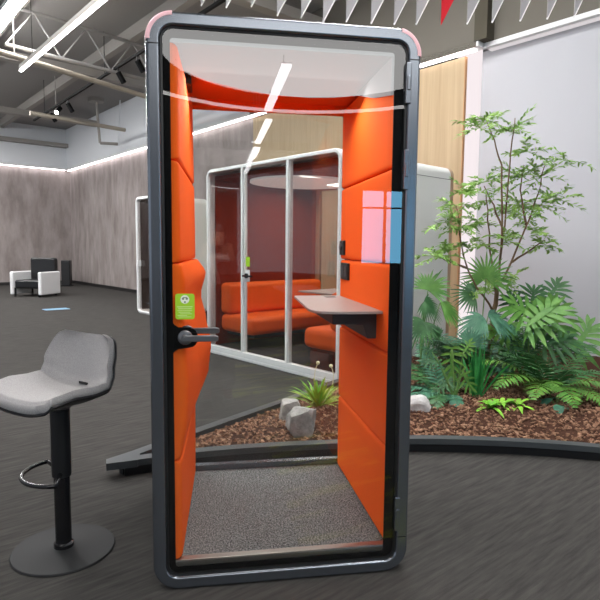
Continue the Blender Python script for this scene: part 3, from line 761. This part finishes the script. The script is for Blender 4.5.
for px, py, r, n_, e in ((480, 128, 20, 8, -.1), (492, 122, 18, 5, -.1), (514, 128, 20, 8, 0), (528, 152, 22, 7, .1), (540, 178, 20, 8, .1), (520, 178, 22, 9, .1), (540, 205, 20, 8, .1),
                       (485, 182, 18, 7, .1), (494, 200, 16, 4, 0), (455, 205, 16, 6, -.15), (466, 192, 15, 6, -.15), (445, 222, 15, 6, -.2), (462, 228, 16, 6, -.15), (436, 257, 16, 7, -.2), (450, 250, 12, 4, -.2),
                       (476, 222, 16, 5, 0), (520, 205, 22, 9, .1), (535, 232, 18, 7, .1), (505, 240, 16, 6, 0), (545, 245, 14, 5, .15), (482, 245, 12, 4, 0), (500, 285, 14, 5, 0), (515, 275, 14, 4, 0), (490, 290, 14, 5, -.1), (510, 212, 18, 6, .2), (560, 200, 22, 7, .2), (566, 160, 20, 5, .2), (470, 250, 12, 3, -.1)):
    spray(T(px, py, e), r/FPX*dT, n_)
obj('foliage', fol, 'l_tree', tree, smooth=180)

# fan palms
pa = sq(2.02, 2.42)
palm = thing('fan_palm', pa, 'dark fan palm with drooping pleated leaves beside the phone booth', 'plant')
da = (pa-CAM).dot(F)
Q = lambda px, py, e=0: P(px, py, da+e)
def fanpx(plant, base, hx, hy, r, deg, m, e=0, tilt=.8, **k):
    h = Q(hx, hy, e); dd = ang(deg)
    n = (tocam(h)*tilt+V((0, 0, 1))*(1.2-tilt)).normalized()
    fan(plant, h, dd, n, r/FPX*(da+e), m, base, **k)
fanpx(palm, pa, 428, 290, 30, 60, 'l_mid', 0, .55, spread=190)
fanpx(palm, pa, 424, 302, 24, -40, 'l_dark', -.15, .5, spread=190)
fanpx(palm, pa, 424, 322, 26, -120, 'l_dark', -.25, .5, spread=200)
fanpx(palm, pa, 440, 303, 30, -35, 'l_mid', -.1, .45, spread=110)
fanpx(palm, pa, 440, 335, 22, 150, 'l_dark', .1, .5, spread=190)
pb2 = sq(2.50, 2.30)
palm2 = thing('fan_palm', pb2, 'fan palm with an upright round leaf and blue green leaves below the tall shrub', 'plant')
fanpx(palm2, pb2, 486, 278, 34, 88, 'l_mid', .15, .95, spread=250, cnt=25, w=.085)
fanpx(palm2, pb2, 474, 294, 27, 170, 'l_dark', .1, .7, spread=200)
fanpx(palm2, pb2, 484, 318, 32, 200, 'l_blue', -.1, .5, spread=150, cnt=21, w=.11)
fanpx(palm2, pb2, 488, 316, 34, -15, 'l_blue', -.1, .45, spread=140, cnt=21, w=.11)
fanpx(palm2, pb2, 470, 345, 24, 80, 'l_blue', -.2, .6, spread=170)
fanpx(palm2, pb2, 500, 335, 26, 30, 'l_dark', .15, .6, spread=180)
# split leaf philodendron on the right
ph = sq(3.02, 2.35)
phil = thing('split_leaf_philodendron', ph, 'bushy plant with deeply cut broad green leaves at the right by the wall', 'plant')
dp = (ph-CAM).dot(F)
Z = lambda px, py, e=0: P(px, py, dp+e)
for px, py, deg, l, w, m, e in ((540, 318, 150, 40, 26, 'l_mid', -.1), (528, 325, 40, 42, 26, 'l_mid', -.2), (532, 308, 85, 26, 22, 'l_dark', .25), (556, 330, 100, 40, 24, 'l_fern', 0), (515, 335, 165, 32, 20, 'l_fern', 0), (545, 345, 20, 34, 22, 'l_dark', -.1), (525, 350, -150, 34, 20, 'l_dark', .1), (575, 350, 60, 40, 26, 'l_mid', .1), (548, 300, 60, 30, 18, 'l_dark', .3), (520, 312, 120, 28, 18, 'l_dark', .25)):
    h = Z(px, py, e); lobed(phil, h, ang(deg)+V((0, 0, .0)), (tocam(h)+V((0, 0, .9))), l/FPX*dp, w/FPX*dp, m, ph)
# ferns
fr_ = sq(3.0, 2.02)
fern = thing('fern', fr_, 'arching feathery green fern at the right on the bark', 'plant')
for a, l, dr, rs, m in ((170, .70, .85, 1.05, 'l_fern'), (200, .66, .9, .95, 'l_fern'), (225, .55, .9, .9, 'l_fern'), (255, .58, .9, .85, 'l_fern'), (285, .55, .95, .85, 'l_fern'), (310, .6, .9, .9, 'l_fern'), (345, .6, .9, 1.0, 'l_dark'), (140, .7, .7, 1.2, 'l_dark'), (100, .65, .6, 1.3, 'l_dark'), (60, .65, .6, 1.3, 'l_dark'), (20, .6, .7, 1.2, 'l_dark'), (185, .5, .8, 1.4, 'l_dark'), (215, .5, .8, 1.5, 'l_dark'), (240, .42, 1.0, 1.2, 'l_fern'), (270, .45, .9, 1.4, 'l_dark')):
    frond(fern, fr_, (math.cos(math.radians(a)), math.sin(math.radians(a)), .15), l, m, dr, 20, .011, .28, rise=rs)
fd = sq(2.10, 2.08)
fern2 = thing('fern', fd, 'dark blue green fern beside the whitish rock', 'plant')
for a, l, dr, rs, m in ((170, .44, .7, .6, 'l_blue'), (200, .46, .7, .5, 'l_blue'), (235, .40, .7, .5, 'l_dark'), (150, .46, .6, .8, 'l_dark'), (120, .5, .6, .9, 'l_dark'), (270, .34, .7, .5, 'l_blue'), (60, .44, .6, .9, 'l_dark'), (20, .36, .7, .7, 'l_dark'), (95, .5, .5, 1.1, 'l_blue')):
    frond(fern2, fd, (math.cos(math.radians(a)), math.sin(math.radians(a)), .1), l, m, dr, 18, .012, .27, rise=rs)
# shade loving fern at the back of the bed
fb_ = sq(2.72, 2.72)
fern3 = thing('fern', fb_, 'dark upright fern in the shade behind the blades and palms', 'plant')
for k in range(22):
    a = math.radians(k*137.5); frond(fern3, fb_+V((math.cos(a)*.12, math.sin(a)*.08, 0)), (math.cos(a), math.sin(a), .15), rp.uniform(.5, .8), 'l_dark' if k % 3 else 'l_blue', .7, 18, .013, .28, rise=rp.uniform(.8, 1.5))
# arum with lobed leaves
ar = sq(2.14, 1.95)
aru = thing('philodendron', ar, 'small green plant with lobed leaves on thin stalks between fern and blades', 'plant')
ds_ = (ar-CAM).dot(F)
for px, py, deg, l, w in ((452, 350, -90, 30, 14), (438, 362, 170, 22, 10), (463, 372, -60, 24, 12), (447, 383, -150, 22, 11), (464, 352, 60, 20, 10), (432, 352, 140, 18, 8)):
    h = P(px, py, ds_); lobed(aru, h, ang(deg), tocam(h)+V((0, 0, .6)), l*.85/FPX*ds_, w*.8/FPX*ds_, 'l_dark' if px < 450 else 'l_fern', ar, 5)
obj('stem', MB().tube([ar, ar+V((0, 0, .10))], .012, 6), 'stemg', aru)
# upright blades
bs = sq(2.34, 1.99)
bla = thing('blade_plant', bs, 'clump of tall upright emerald blades in the middle of the planter', 'plant')
for k in range(22):
    a = rp.uniform(0, 2*PI); lean = rp.uniform(.0, .16) if k < 15 else rp.uniform(.3, .75); h = rp.uniform(.30, .52) if k < 17 else rp.uniform(.5, .62)
    st_ = bs+V((math.cos(a), math.sin(a)*.6, 0))*rp.uniform(.0, .045)
    d = V((math.cos(a)*lean, math.sin(a)*lean*.5, 1)); mm = MB()
    leaflet(mm, st_, d, V((rp.uniform(-.5, .5), -1, 0)), h, .010, .05 if lean < .2 else .3, 7, .3)
    obj('blade', mm, 'blade', bla, smooth=180)
# bright little rosette
br = sq(2.42, 1.70)
ros = thing('bird_nest_fern', br, 'small bright green rosette on the bark in front of the blades', 'plant')
for q in range(3):
    c = br+V(((q-1)*.11, (q % 2)*.03, .01))
    for k in range(13):
        a = k*2.4+q; el = rp.uniform(.25, 1.0); mm = MB(); d = V((math.cos(a)*math.cos(el), math.sin(a)*math.cos(el), math.sin(el)))
        leaflet(mm, c, d, V((0, 0, 1)).cross(d).cross(d)*-1, rp.uniform(.13, .20), .018, .5, 6, .3)
        obj('leaf', mm, 'l_bright', ros, smooth=180)
# broad dark leaves at the right edge
bd = sq(2.86, 1.72)
bro = thing('arrowhead_plant', bd, 'low plant with broad dark green leaves at the right edge of the bark', 'plant')
for k in range(9):
    a = k*2.4; el = rp.uniform(.35, 1.1); d = V((math.cos(a)*math.cos(el), math.sin(a)*math.cos(el), math.sin(el))); mm = MB()
    tip = bd+d*rp.uniform(.08, .14)
    leaflet(mm, tip, V((d.x, d.y, -.1)), V((0, 0, 1)), .11, .038, .5, 6, .15)
    o = obj('leaf', mm, 'l_blue', bro, smooth=180); obj('petiole', MB().tube([bd, tip], .004, 5), 'stemg', o)
# grassy tuft with two flower heads, seen through the booth
gt = sq(1.04, 1.95)
tuft = thing('grassy_tuft', gt, 'grassy yellow green tuft with two cream flower stalks seen through the booth', 'plant')
for k in range(90):
    a = rp.uniform(0, 2*PI); el = rp.uniform(.55, 1.45); d = V((math.cos(a)*math.cos(el), math.sin(a)*math.cos(el), math.sin(el))); mm = MB()
    leaflet(mm, gt+d*.01, d, V((0, 0, 1)) if el < 1.2 else V((0, -1, .2)), rp.uniform(.22, .38), .0085, .35, 6, .3)
    obj('leaf', mm, 'l_lime' if k % 3 else 'l_bright', tuft, smooth=180)
dg = (gt-CAM).dot(F)
for px, py, b in ((318, 363, V((-.03, 0, .06))), (331, 366, V((.06, 0, .03)))):
    h = P(px, py, dg); s = obj('flower_stalk', MB().tube([gt+(h-gt)*t+b*math.sin(PI*t) for t in [q/8 for q in range(9)]], .004, 6, .003), 'flower', tuft)
    obj('flower_head', MB().lathe(h-V((0, 0, .012)), [(.004, 0), (.013, .006), (.015, .016), (.008, .025)], 12), 'flower', s, smooth=180)

# ------------------------------------------------------------------ bar stool
sx, sy0 = -.425, .38
bst = thing('bar_stool', (sx, sy0, 0), 'grey upholstered bar stool on a black pedestal beside the phone booth', 'bar stool')
obj('base', MB().lathe((sx, sy0, 0), [(.215, 0), (.218, .004), (.214, .010), (.06, .014), (.05, .018)], 64), 'stoolbase', bst, smooth=40)
obj('column', MB().lathe((sx, sy0, .014), [(.042, 0), (.042, .02), (.034, .026), (.034, .33)], 32), 'blackmetal', bst, smooth=40)
obj('upper_column', MB().lathe((sx, sy0, .344), [(.041, 0), (.041, .30), (.05, .305)], 32), 'black', bst, smooth=40)
fa = math.radians(230)     # the stool looks this way
fd_ = V((math.cos(fa), math.sin(fa), 0)); fs = V((-fd_.y, fd_.x, 0))
ft = MB(); pts = [V((sx, sy0, .36))+(V((-.94, -.34, 0))*math.cos(t)+V((.34, -.94, 0))*math.sin(t))*.16 for t in [math.radians(-75+150*q/20) for q in range(21)]]
pts = [V((sx, sy0, .36))]+pts+[V((sx, sy0, .36))]
obj('footrest', MB().tube(pts, .010, 8), 'blackmetal', bst, smooth=180)
def shell(off):
    def fn(a, b):
        # a across (-1..1), b from front lip to the top of the back
        ss = a*2-1; t = b
        ctr = sorted([(0, .205, .012), (.12, .19, .028), (.45, .0, .015), (.62, -.11, .022), (.74, -.165, .07), (.86, -.20, .165), (1.0, -.235, .268)])
        for (t0, f0, z0), (t1, f1, z1) in zip(ctr, ctr[1:]):
            if t0 <= t <= t1:
                q = (t-t0)/(t1-t0); fwd = f0+(f1-f0)*q; z = z0+(z1-z0)*q; break
        hw = .205+.022*math.sin(PI*min(1, t*1.1)); 
        if t < .15: hw *= .80+.20*math.sqrt(max(0, 1-(1-t/.15)**2))
        if t > .80: hw *= .62+.38*math.sqrt(max(0, 1-((t-.80)/.20)**2))
        s = ss*hw
        up = .055*abs(ss)**2.6*(1 if t > .3 else .35+.65*t/.3)*(1-max(0, t-.75)*2.6)
        fw = .07*abs(ss)**2.2*max(0, min(1, (t-.5)/.3))
        p = V((sx, sy0, .668))+fd_*(fwd+fw)+fs*s+V((0, 0, z+up))
        nrm = (fd_*.75+V((0, 0, .65))) if t > .72 else V((0, 0, 1))
        w = max(0, min(1, (t-.5)/.3)); nrm = (V((0, 0, 1))*(1-w)+(fd_*.9+V((0, 0, .3)))*w).normalized()
        return p+nrm*off
    return fn
def slab(o0, o1, n1=28, n2=44):
    m = MB().grid(shell(o1), n1, n2); m.grid(shell(o0), n1, n2, flip=True)
    rim = [(k/n1, 0) for k in range(n1+1)]+[(1, k/n2) for k in range(1, n2+1)]+[(1-k/n1, 1) for k in range(1, n1+1)]+[(0, 1-k/n2) for k in range(1, n2)]
    a = [shell(o1)(*q) for q in rim]; b = [shell(o0)(*q) for q in rim]; c = [x.lerp(y, .5)+(x.lerp(y, .5)-V((sx, sy0, x.z))).normalized()*.006 for x, y in zip(a, b)]
    m.rings([a, c, b], caps=False); return m
o = obj('seat_shell', slab(0, .034), 'stool', bst, smooth=60, fix=True)
obj('under_shell', slab(-.012, .002), 'black', bst, smooth=60, fix=True)
tp = shell(.037)(.60, .70)
tg_ = obj('brand_tab', MB().obb(shell(.040)(.56, .665), fs*.024, fd_*.006+V((0, 0, .003)), V((0, 0, .006))), 'black', bst); tg_.name = 'fabric_tab'

# ------------------------------------------------------------------ pennants
n_p = 17; c0 = P(210, 8, 4.0)
cord_pts = []
row = [(201, 6), (226, 8), (251, 7), (277, 16), (301, 18), (323, 22), (346, 22), (371, 23.5), (394, 24.5), (416, 24.5), (441, 25), (467, 24), (492, 22.5), (520, 21), (547, 19), (574, 17), (600, 14)]
tops = []
red_i = 10
ords = ['next', 'second', 'third', 'fourth', 'fifth', 'sixth', 'seventh', 'eighth', 'ninth', 'tenth']
for i, (px, py) in enumerate(row):
    t = P(px, py, 4.0); hgt = .50; top = t+V((0, 0, hgt)); wd = .27
    Rh = V((R.x, R.y, 0)).normalized(); dirw = (Rh*.92+V((F.x, F.y, 0)).normalized()*.38).normalized(); nrm = V((dirw.y, -dirw.x, 0))
    tri = [t, top+dirw*wd, top]
    red = i == red_i
    if red: lab = 'red triangular pennant hanging from the cord above the booth'
    else:
        k = abs(i-red_i)-1; side = 'left' if i < red_i else 'right'
        lab = ('grey triangular pennant immediately %s of the red one' % side) if k == 0 else 'grey triangular pennant, %s to the %s of the red one' % (ords[k], side)
    pe = thing('pennant', top, lab, 'pennant', 'triangular pennants on the cord')
    obj('cloth', MB().prism([x-nrm*.004 for x in tri], nrm*.008), 'penred' if red else 'pen', pe)
    e0 = t; e1 = top+dirw*wd; 
    if not red: obj('edge_binding', MB().tube([e0, e1], .0065, 6), 'penedge', pe)
    tops.append((top, top+dirw*wd))
cp_ = []
cx = MB()
for (a, b), nx_ in zip(tops, tops[1:]): cp_.append(a)
cp_.append(tops[-1][0])
l0 = cp_[0]-(cp_[1]-cp_[0])*6; l1 = cp_[-1]+(cp_[-1]-cp_[-2])*6
cr = obj('cord', MB().tube([V((l0.x, l0.y, CEIL))]+cp_+[V((l1.x, l1.y, CEIL))], .006, 6), 'penedge')
tag(cr, 'pale cord carrying the row of pennants above the booth', 'cord')

# ------------------------------------------------------------------ small things far left and on the floor
p = GZ(67, 286, 0)
ts = thing('tower_speaker', p, 'black tower speaker standing in the far corner by the concrete wall', 'speaker')
obj('cabinet', MB().box((p.x-.14, p.y-.14, 0.03), (p.x+.14, p.y+.14, .86)), 'black', ts, bevel=.02)
obj('foot', MB().box((p.x-.17, p.y-.17, 0), (p.x+.17, p.y+.17, .03)), 'blackmetal', ts)
obj('grille', MB().box((p.x-.11, p.y-.15, .12), (p.x+.11, p.y-.139, .80)), 'rubber', ts)
p = GZ(36, 296, 0)
ac = thing('armchair', p, 'black high-backed armchair with white sides at the far left', 'chair')
e1 = V((.93, -.37, 0)); e2 = V((.37, .93, 0))
ob = lambda a0, a1, b0, b1, z0, z1: MB().obb(p+e1*((a0+a1)/2)+e2*((b0+b1)/2)+V((0, 0, (z0+z1)/2)), e1*((a1-a0)/2), e2*((b1-b0)/2), (0, 0, (z1-z0)/2))
obj('seat', ob(-.36, .36, -.36, .36, .22, .44), 'black', ac, bevel=.05, seg=3)
obj('backrest', ob(-.38, .38, .28, .46, .30, 1.02), 'black', ac, bevel=.06, seg=3)
for s in (-1, 1): obj('armrest', ob(s*.42-.05, s*.42+.05, -.40, .40, .06, .66), 'white', ac, bevel=.03)
for a in (-.36, .36):
    for b in (-.33, .33): obj('leg', ob(a-.02, a+.02, b-.02, b+.02, 0, .24), 'blackmetal', ac)
s0 = W(5.6, 0, .36)
ws = thing('wall_socket', W(5.75, .0, .32), 'small black socket low on the concrete wall', 'socket')
obj('plate', wslab(5.68, 5.86, .0, .02, .28, .42), 'black', ws, bevel=.004)
obj('insert', wslab(5.71, 5.83, .02, .026, .31, .39), 'rubber', ws)
a, b = GZ(44, 310, 0), GZ(68, 308.5, 0)
tag(obj('floor_tape', MB().obb((a+b)/2+V((0, 0, .003)), (b-a)/2, V(((b-a).y, -(b-a).x, 0)).normalized()*.14, (0, 0, .003)), 'bluetape'), 'pale blue tape strip on the carpet far left', 'tape')
tag(obj('rug', MB().box((.62, -1.75, 0), (1.28, -.24, .006)).box((.40, -4.2, 0), (1.5, -2.7, .006)), 'rug'), 'grey carpet inlay with yellow green streaks in front of the booth door', 'rug')

# ------------------------------------------------------------------ the person taking the picture
PX, PY = .285, -2.62
per = thing('person', (PX, PY, 0), 'person with dark hair and pale scarf holding up a phone, mirrored in glass', 'person')
def skin_obj(name, verts, edges, rad, m, parent, sub=2, root=0):
    me = bpy.data.meshes.new(name); o = bpy.data.objects.new(name, me); COL.objects.link(o); o.parent = parent
    inv = wmat(o).inverted(); me.from_pydata([inv @ V(v) for v in verts], edges, [])
    b = bmesh.new(); b.from_mesh(me); sk_ = b.verts.layers.skin.verify(); b.verts.ensure_lookup_table()
    for i, v in enumerate(b.verts):
        r = rad[i]; v[sk_].radius = (r, r) if not isinstance(r, tuple) else r; v[sk_].use_root = (i == root)
    b.to_mesh(me); b.free(); me.materials.append(M[m])
    o.modifiers.new('Skin', 'SKIN').use_smooth_shade = True
    s = o.modifiers.new('Subdivision', 'SUBSURF'); s.levels = sub; s.render_levels = sub
    return o
hx, hy = PX-.005, PY+.07
phx, phy, phz = CAM.x+.058, CAM.y-.012, CAM.z-.024     # phone centre
lh, rh = V((phx-.094, phy-.030, phz-.010)), V((phx+.094, phy-.030, phz-.010))
verts = [(PX, PY, .80), (PX, PY, .95), (PX, PY+.01, 1.10), (PX, PY+.01, 1.20), (PX, PY+.02, 1.27), (hx, hy-.03, 1.335),
         (PX-.15, PY+.01, 1.225), (PX-.21, PY+.06, 1.00), tuple(lh+V((-.03, -.04, -.07))), (PX+.15, PY+.01, 1.225), (PX+.24, PY+.06, 1.00), tuple(rh+V((.03, -.04, -.07))),
         (PX-.085, PY, .74), (PX-.09, PY+.015, .44), (PX-.09, PY-.01, .09), (PX-.09, PY+.10, .045), (PX+.085, PY, .74), (PX+.09, PY+.015, .44), (PX+.09, PY-.01, .09), (PX+.10, PY+.10, .045)]
edges = [(0, 1), (1, 2), (2, 3), (3, 4), (4, 5), (3, 6), (6, 7), (7, 8), (3, 9), (9, 10), (10, 11), (0, 12), (12, 13), (13, 14), (14, 15), (0, 16), (16, 17), (17, 18), (18, 19)]
rad = [(.14, .10), (.12, .085), (.14, .095), (.12, .08), (.06, .055), (.048, .048), (.062, .062), (.042, .042), (.026, .026), (.062, .062), (.042, .042), (.026, .026),
       (.085, .085), (.056, .056), (.04, .04), (.04, .03), (.085, .085), (.056, .056), (.04, .04), (.04, .03)]
body = skin_obj('body', verts, edges, rad, 'jacket', per)
# head with a face
b = bmesh.new(); bmesh.ops.create_uvsphere(b, u_segments=32, v_segments=24, radius=1)
HC = V((hx, hy, 1.425))
hm = MB()
for v in b.verts:
    x, y, z = v.co
    w = 1-.22*max(0, -z)-.06*max(0, z)
    q = V((x*.073*w, y*.088*(1-.08*max(0, -z)), z*.108))
    fx = x; fz = z
    if y > 0:
        q.y += .020*math.exp(-((fx/.16)**2+((fz+.12)/.22)**2))*y           # nose
        q.y -= .010*(math.exp(-(((fx-.42)/.20)**2+((fz-.06)/.14)**2))+math.exp(-(((fx+.42)/.20)**2+((fz-.06)/.14)**2)))  # eye sockets
        q.y += .006*math.exp(-((fx/.34)**2+((fz+.46)/.07)**2)) + .007*math.exp(-((fx/.4)**2+((fz+.82)/.16)**2))
    v.co = q
b.verts.ensure_lookup_table(); b.verts.index_update()
hm.v = [v.co+HC for v in b.verts]; hm.f = [[v.index for v in f.verts] for f in b.faces]; b.free()
head = obj('head', hm, 'skin', body, smooth=180)
ey = MB()
for s in (-1, 1): ey.lathe(HC+V((s*.031, .070, .001)), [(.004, -.005), (.011, 0), (.004, .005)], 12)
M['eye'] = mat('dark_eye', (30, 22, 20), .2); M['lip'] = mat('lip', (170, 90, 84), .5)
per_e = obj('eyes', ey, 'eye', body, smooth=180); obj('mouth', MB().obb(HC+V((0, .083, -.05)), (.020, 0, 0), (0, .005, 0), (0, 0, .004)), 'lip', body, bevel=.003)
ea = MB()
for s in (-1, 1): ea.rings([[HC+V((s*(.070+.008*k), -.005+.016*math.cos(2*PI*j/12), -.005+.028*math.sin(2*PI*j/12))) for j in range(12)] for k in (0, 1)])
obj('ears', ea, 'skin', body, smooth=60)
ha = MB()
def hairf(a, c):
    az = a*2*PI; f_ = math.cos(az)                      # f_ = 1 at the forehead
    lim = .36+.24*(1-max(0, min(1, (f_+.15)/.75)))
    th = c*PI*lim
    return HC+V((math.sin(th)*math.sin(az)*.083, math.sin(th)*f_*.097-.004, math.cos(th)*.121))
def curtain(a, c):
    az = math.radians(62+236*a); w = 1+.10*math.sin(PI*c)-.12*c
    z = .03-.215*c
    return HC+V((math.sin(az)*.088*w, math.cos(az)*.096*w-.010, z))
def curtain_in(a, c):
    p = curtain(a, c)-HC; return HC+V((p.x*.86, p.y*.86, p.z))
hm_ = MB().grid(hairf, 40, 14); hm_.grid(curtain, 30, 12); hm_.grid(curtain_in, 30, 12, flip=True)
obj('hair', hm_, 'hair', body, smooth=180)
sc_ = MB()
for k, (r, z) in enumerate(((.072, 1.30), (.085, 1.275), (.095, 1.245))):
    sc_.tube([V((hx+r*math.cos(2*PI*j/24), hy-.03+r*.85*math.sin(2*PI*j/24)+.01*k, z+.012*math.sin(4*PI*j/24))) for j in range(24)], .024, 8, closed=True)
sc_.tube([V((hx-.03, hy+.05, 1.26)), V((hx-.02, hy+.075, 1.16)), V((hx+.01, hy+.075, 1.05))], .034, 8, .028)
obj('scarf', sc_, 'scarf', body, smooth=180)
skin_obj('trousers', [(PX, PY, .90), (PX, PY, .80), (PX-.085, PY, .72), (PX-.09, PY+.018, .45), (PX-.09, PY-.005, .12), (PX+.085, PY, .72), (PX+.09, PY+.018, .45), (PX+.09, PY-.005, .12)],
         [(0, 1), (1, 2), (2, 3), (3, 4), (1, 5), (5, 6), (6, 7)], [(.155, .115), (.165, .125), (.102, .102), (.075, .075), (.062, .062), (.102, .102), (.075, .075), (.062, .062)], 'trousers', body)
# hands closed round the phone
def hand(w, s):
    # wrist w, s = -1 left, +1 right ; palm beside the phone, fingers behind its back, thumb in front of the screen
    pv = [tuple(w+V((s*.03, -.04, -.07))), tuple(w+V((s*.012, -.012, -.03))), tuple(w+V((s*.004, .0, .012)))]; pe_ = [(0, 1), (1, 2)]; pr = [.024, (.026, .020), (.028, .018)]
    for k in range(4):
        z = -.022+.021*k; base = w+V((s*.004, .004, z+.004)); ln = (.85, .97, 1, .92)[k]
        i = len(pv); pv += [tuple(base+V((s*.008, .016, .006))), tuple(base+V((s*.001, .034, .010))), tuple(base+V((-s*.020*ln, .040, .013))), tuple(base+V((-s*.036*ln, .039, .013)))]
        pe_ += [(2 if k > 1 else 1, i), (i, i+1), (i+1, i+2), (i+2, i+3)]; pr += [.0095, .009, .0082, .0072]
    i = len(pv); pv += [tuple(w+V((-s*.002, -.016, -.012))), tuple(w+V((-s*.014, -.014, .012))), tuple(w+V((-s*.026, -.006, .028)))]
    pe_ += [(1, i), (i, i+1), (i+1, i+2)]; pr += [.011, .010, .008]
    return skin_obj('hand', pv, pe_, pr, 'skin', body)
hand(lh, -1); hand(rh, 1)
sh = MB()
for s in (-1, 1): sh.obb((PX+s*.09, PY+.05, .035), (.045, 0, 0), (0, .125, 0), (0, 0, .035))
obj('shoes', sh, 'black', body, bevel=.025, seg=3)
ph_ = thing('phone', (phx, phy, phz-.036), 'black phone held up in the hands of the person', 'phone')
obj('phone_body', MB().obb((phx, phy, phz), (.076, 0, 0), (0, .004, 0), (0, 0, .036)), 'blackmetal', ph_, bevel=.003)
obj('screen', MB().obb((phx, phy-.0045, phz), (.072, 0, 0), (0, .0006, 0), (0, 0, .033)), 'rubber', ph_)

# unseen area lights, added to brighten the insides of the booths
def area(name, loc, direction, sx_, sy_, power, label):
    l = bpy.data.lights.new(name, 'AREA'); l.shape = 'RECTANGLE'; l.size = sx_; l.size_y = sy_; l.energy = power; l.color = (1, .96, .92)
    o = bpy.data.objects.new(name, l); COL.objects.link(o); o.location = loc
    o.rotation_euler = V(direction).to_track_quat('-Z', 'Y').to_euler()
    tag(o, label, 'light'); return o
area('booth_fill_light', (.515, .42, 2.08), (0, -.32, -.95), .78, .45, 11, 'added fill light under the ceiling of the orange phone booth')
area('booth_fill_light', L(1.15, .95, H2-.165), -v2*.1+V((0, 0, -1)), 1.5, 1.2, 36, 'added fill light under the ceiling of the white meeting booth')

# ------------------------------------------------------------------ light of the hall and view
w = bpy.data.worlds.new('world'); sc.world = w; w.use_nodes = True
bg = w.node_tree.nodes['Background']; bg.inputs['Color'].default_value = (.80, .88, 1, 1); bg.inputs['Strength'].default_value = 1.2
vs = sc.view_settings; vs.view_transform = 'Standard'; vs.look = 'None'; vs.exposure = 0; vs.gamma = 1; vs.use_curve_mapping = False
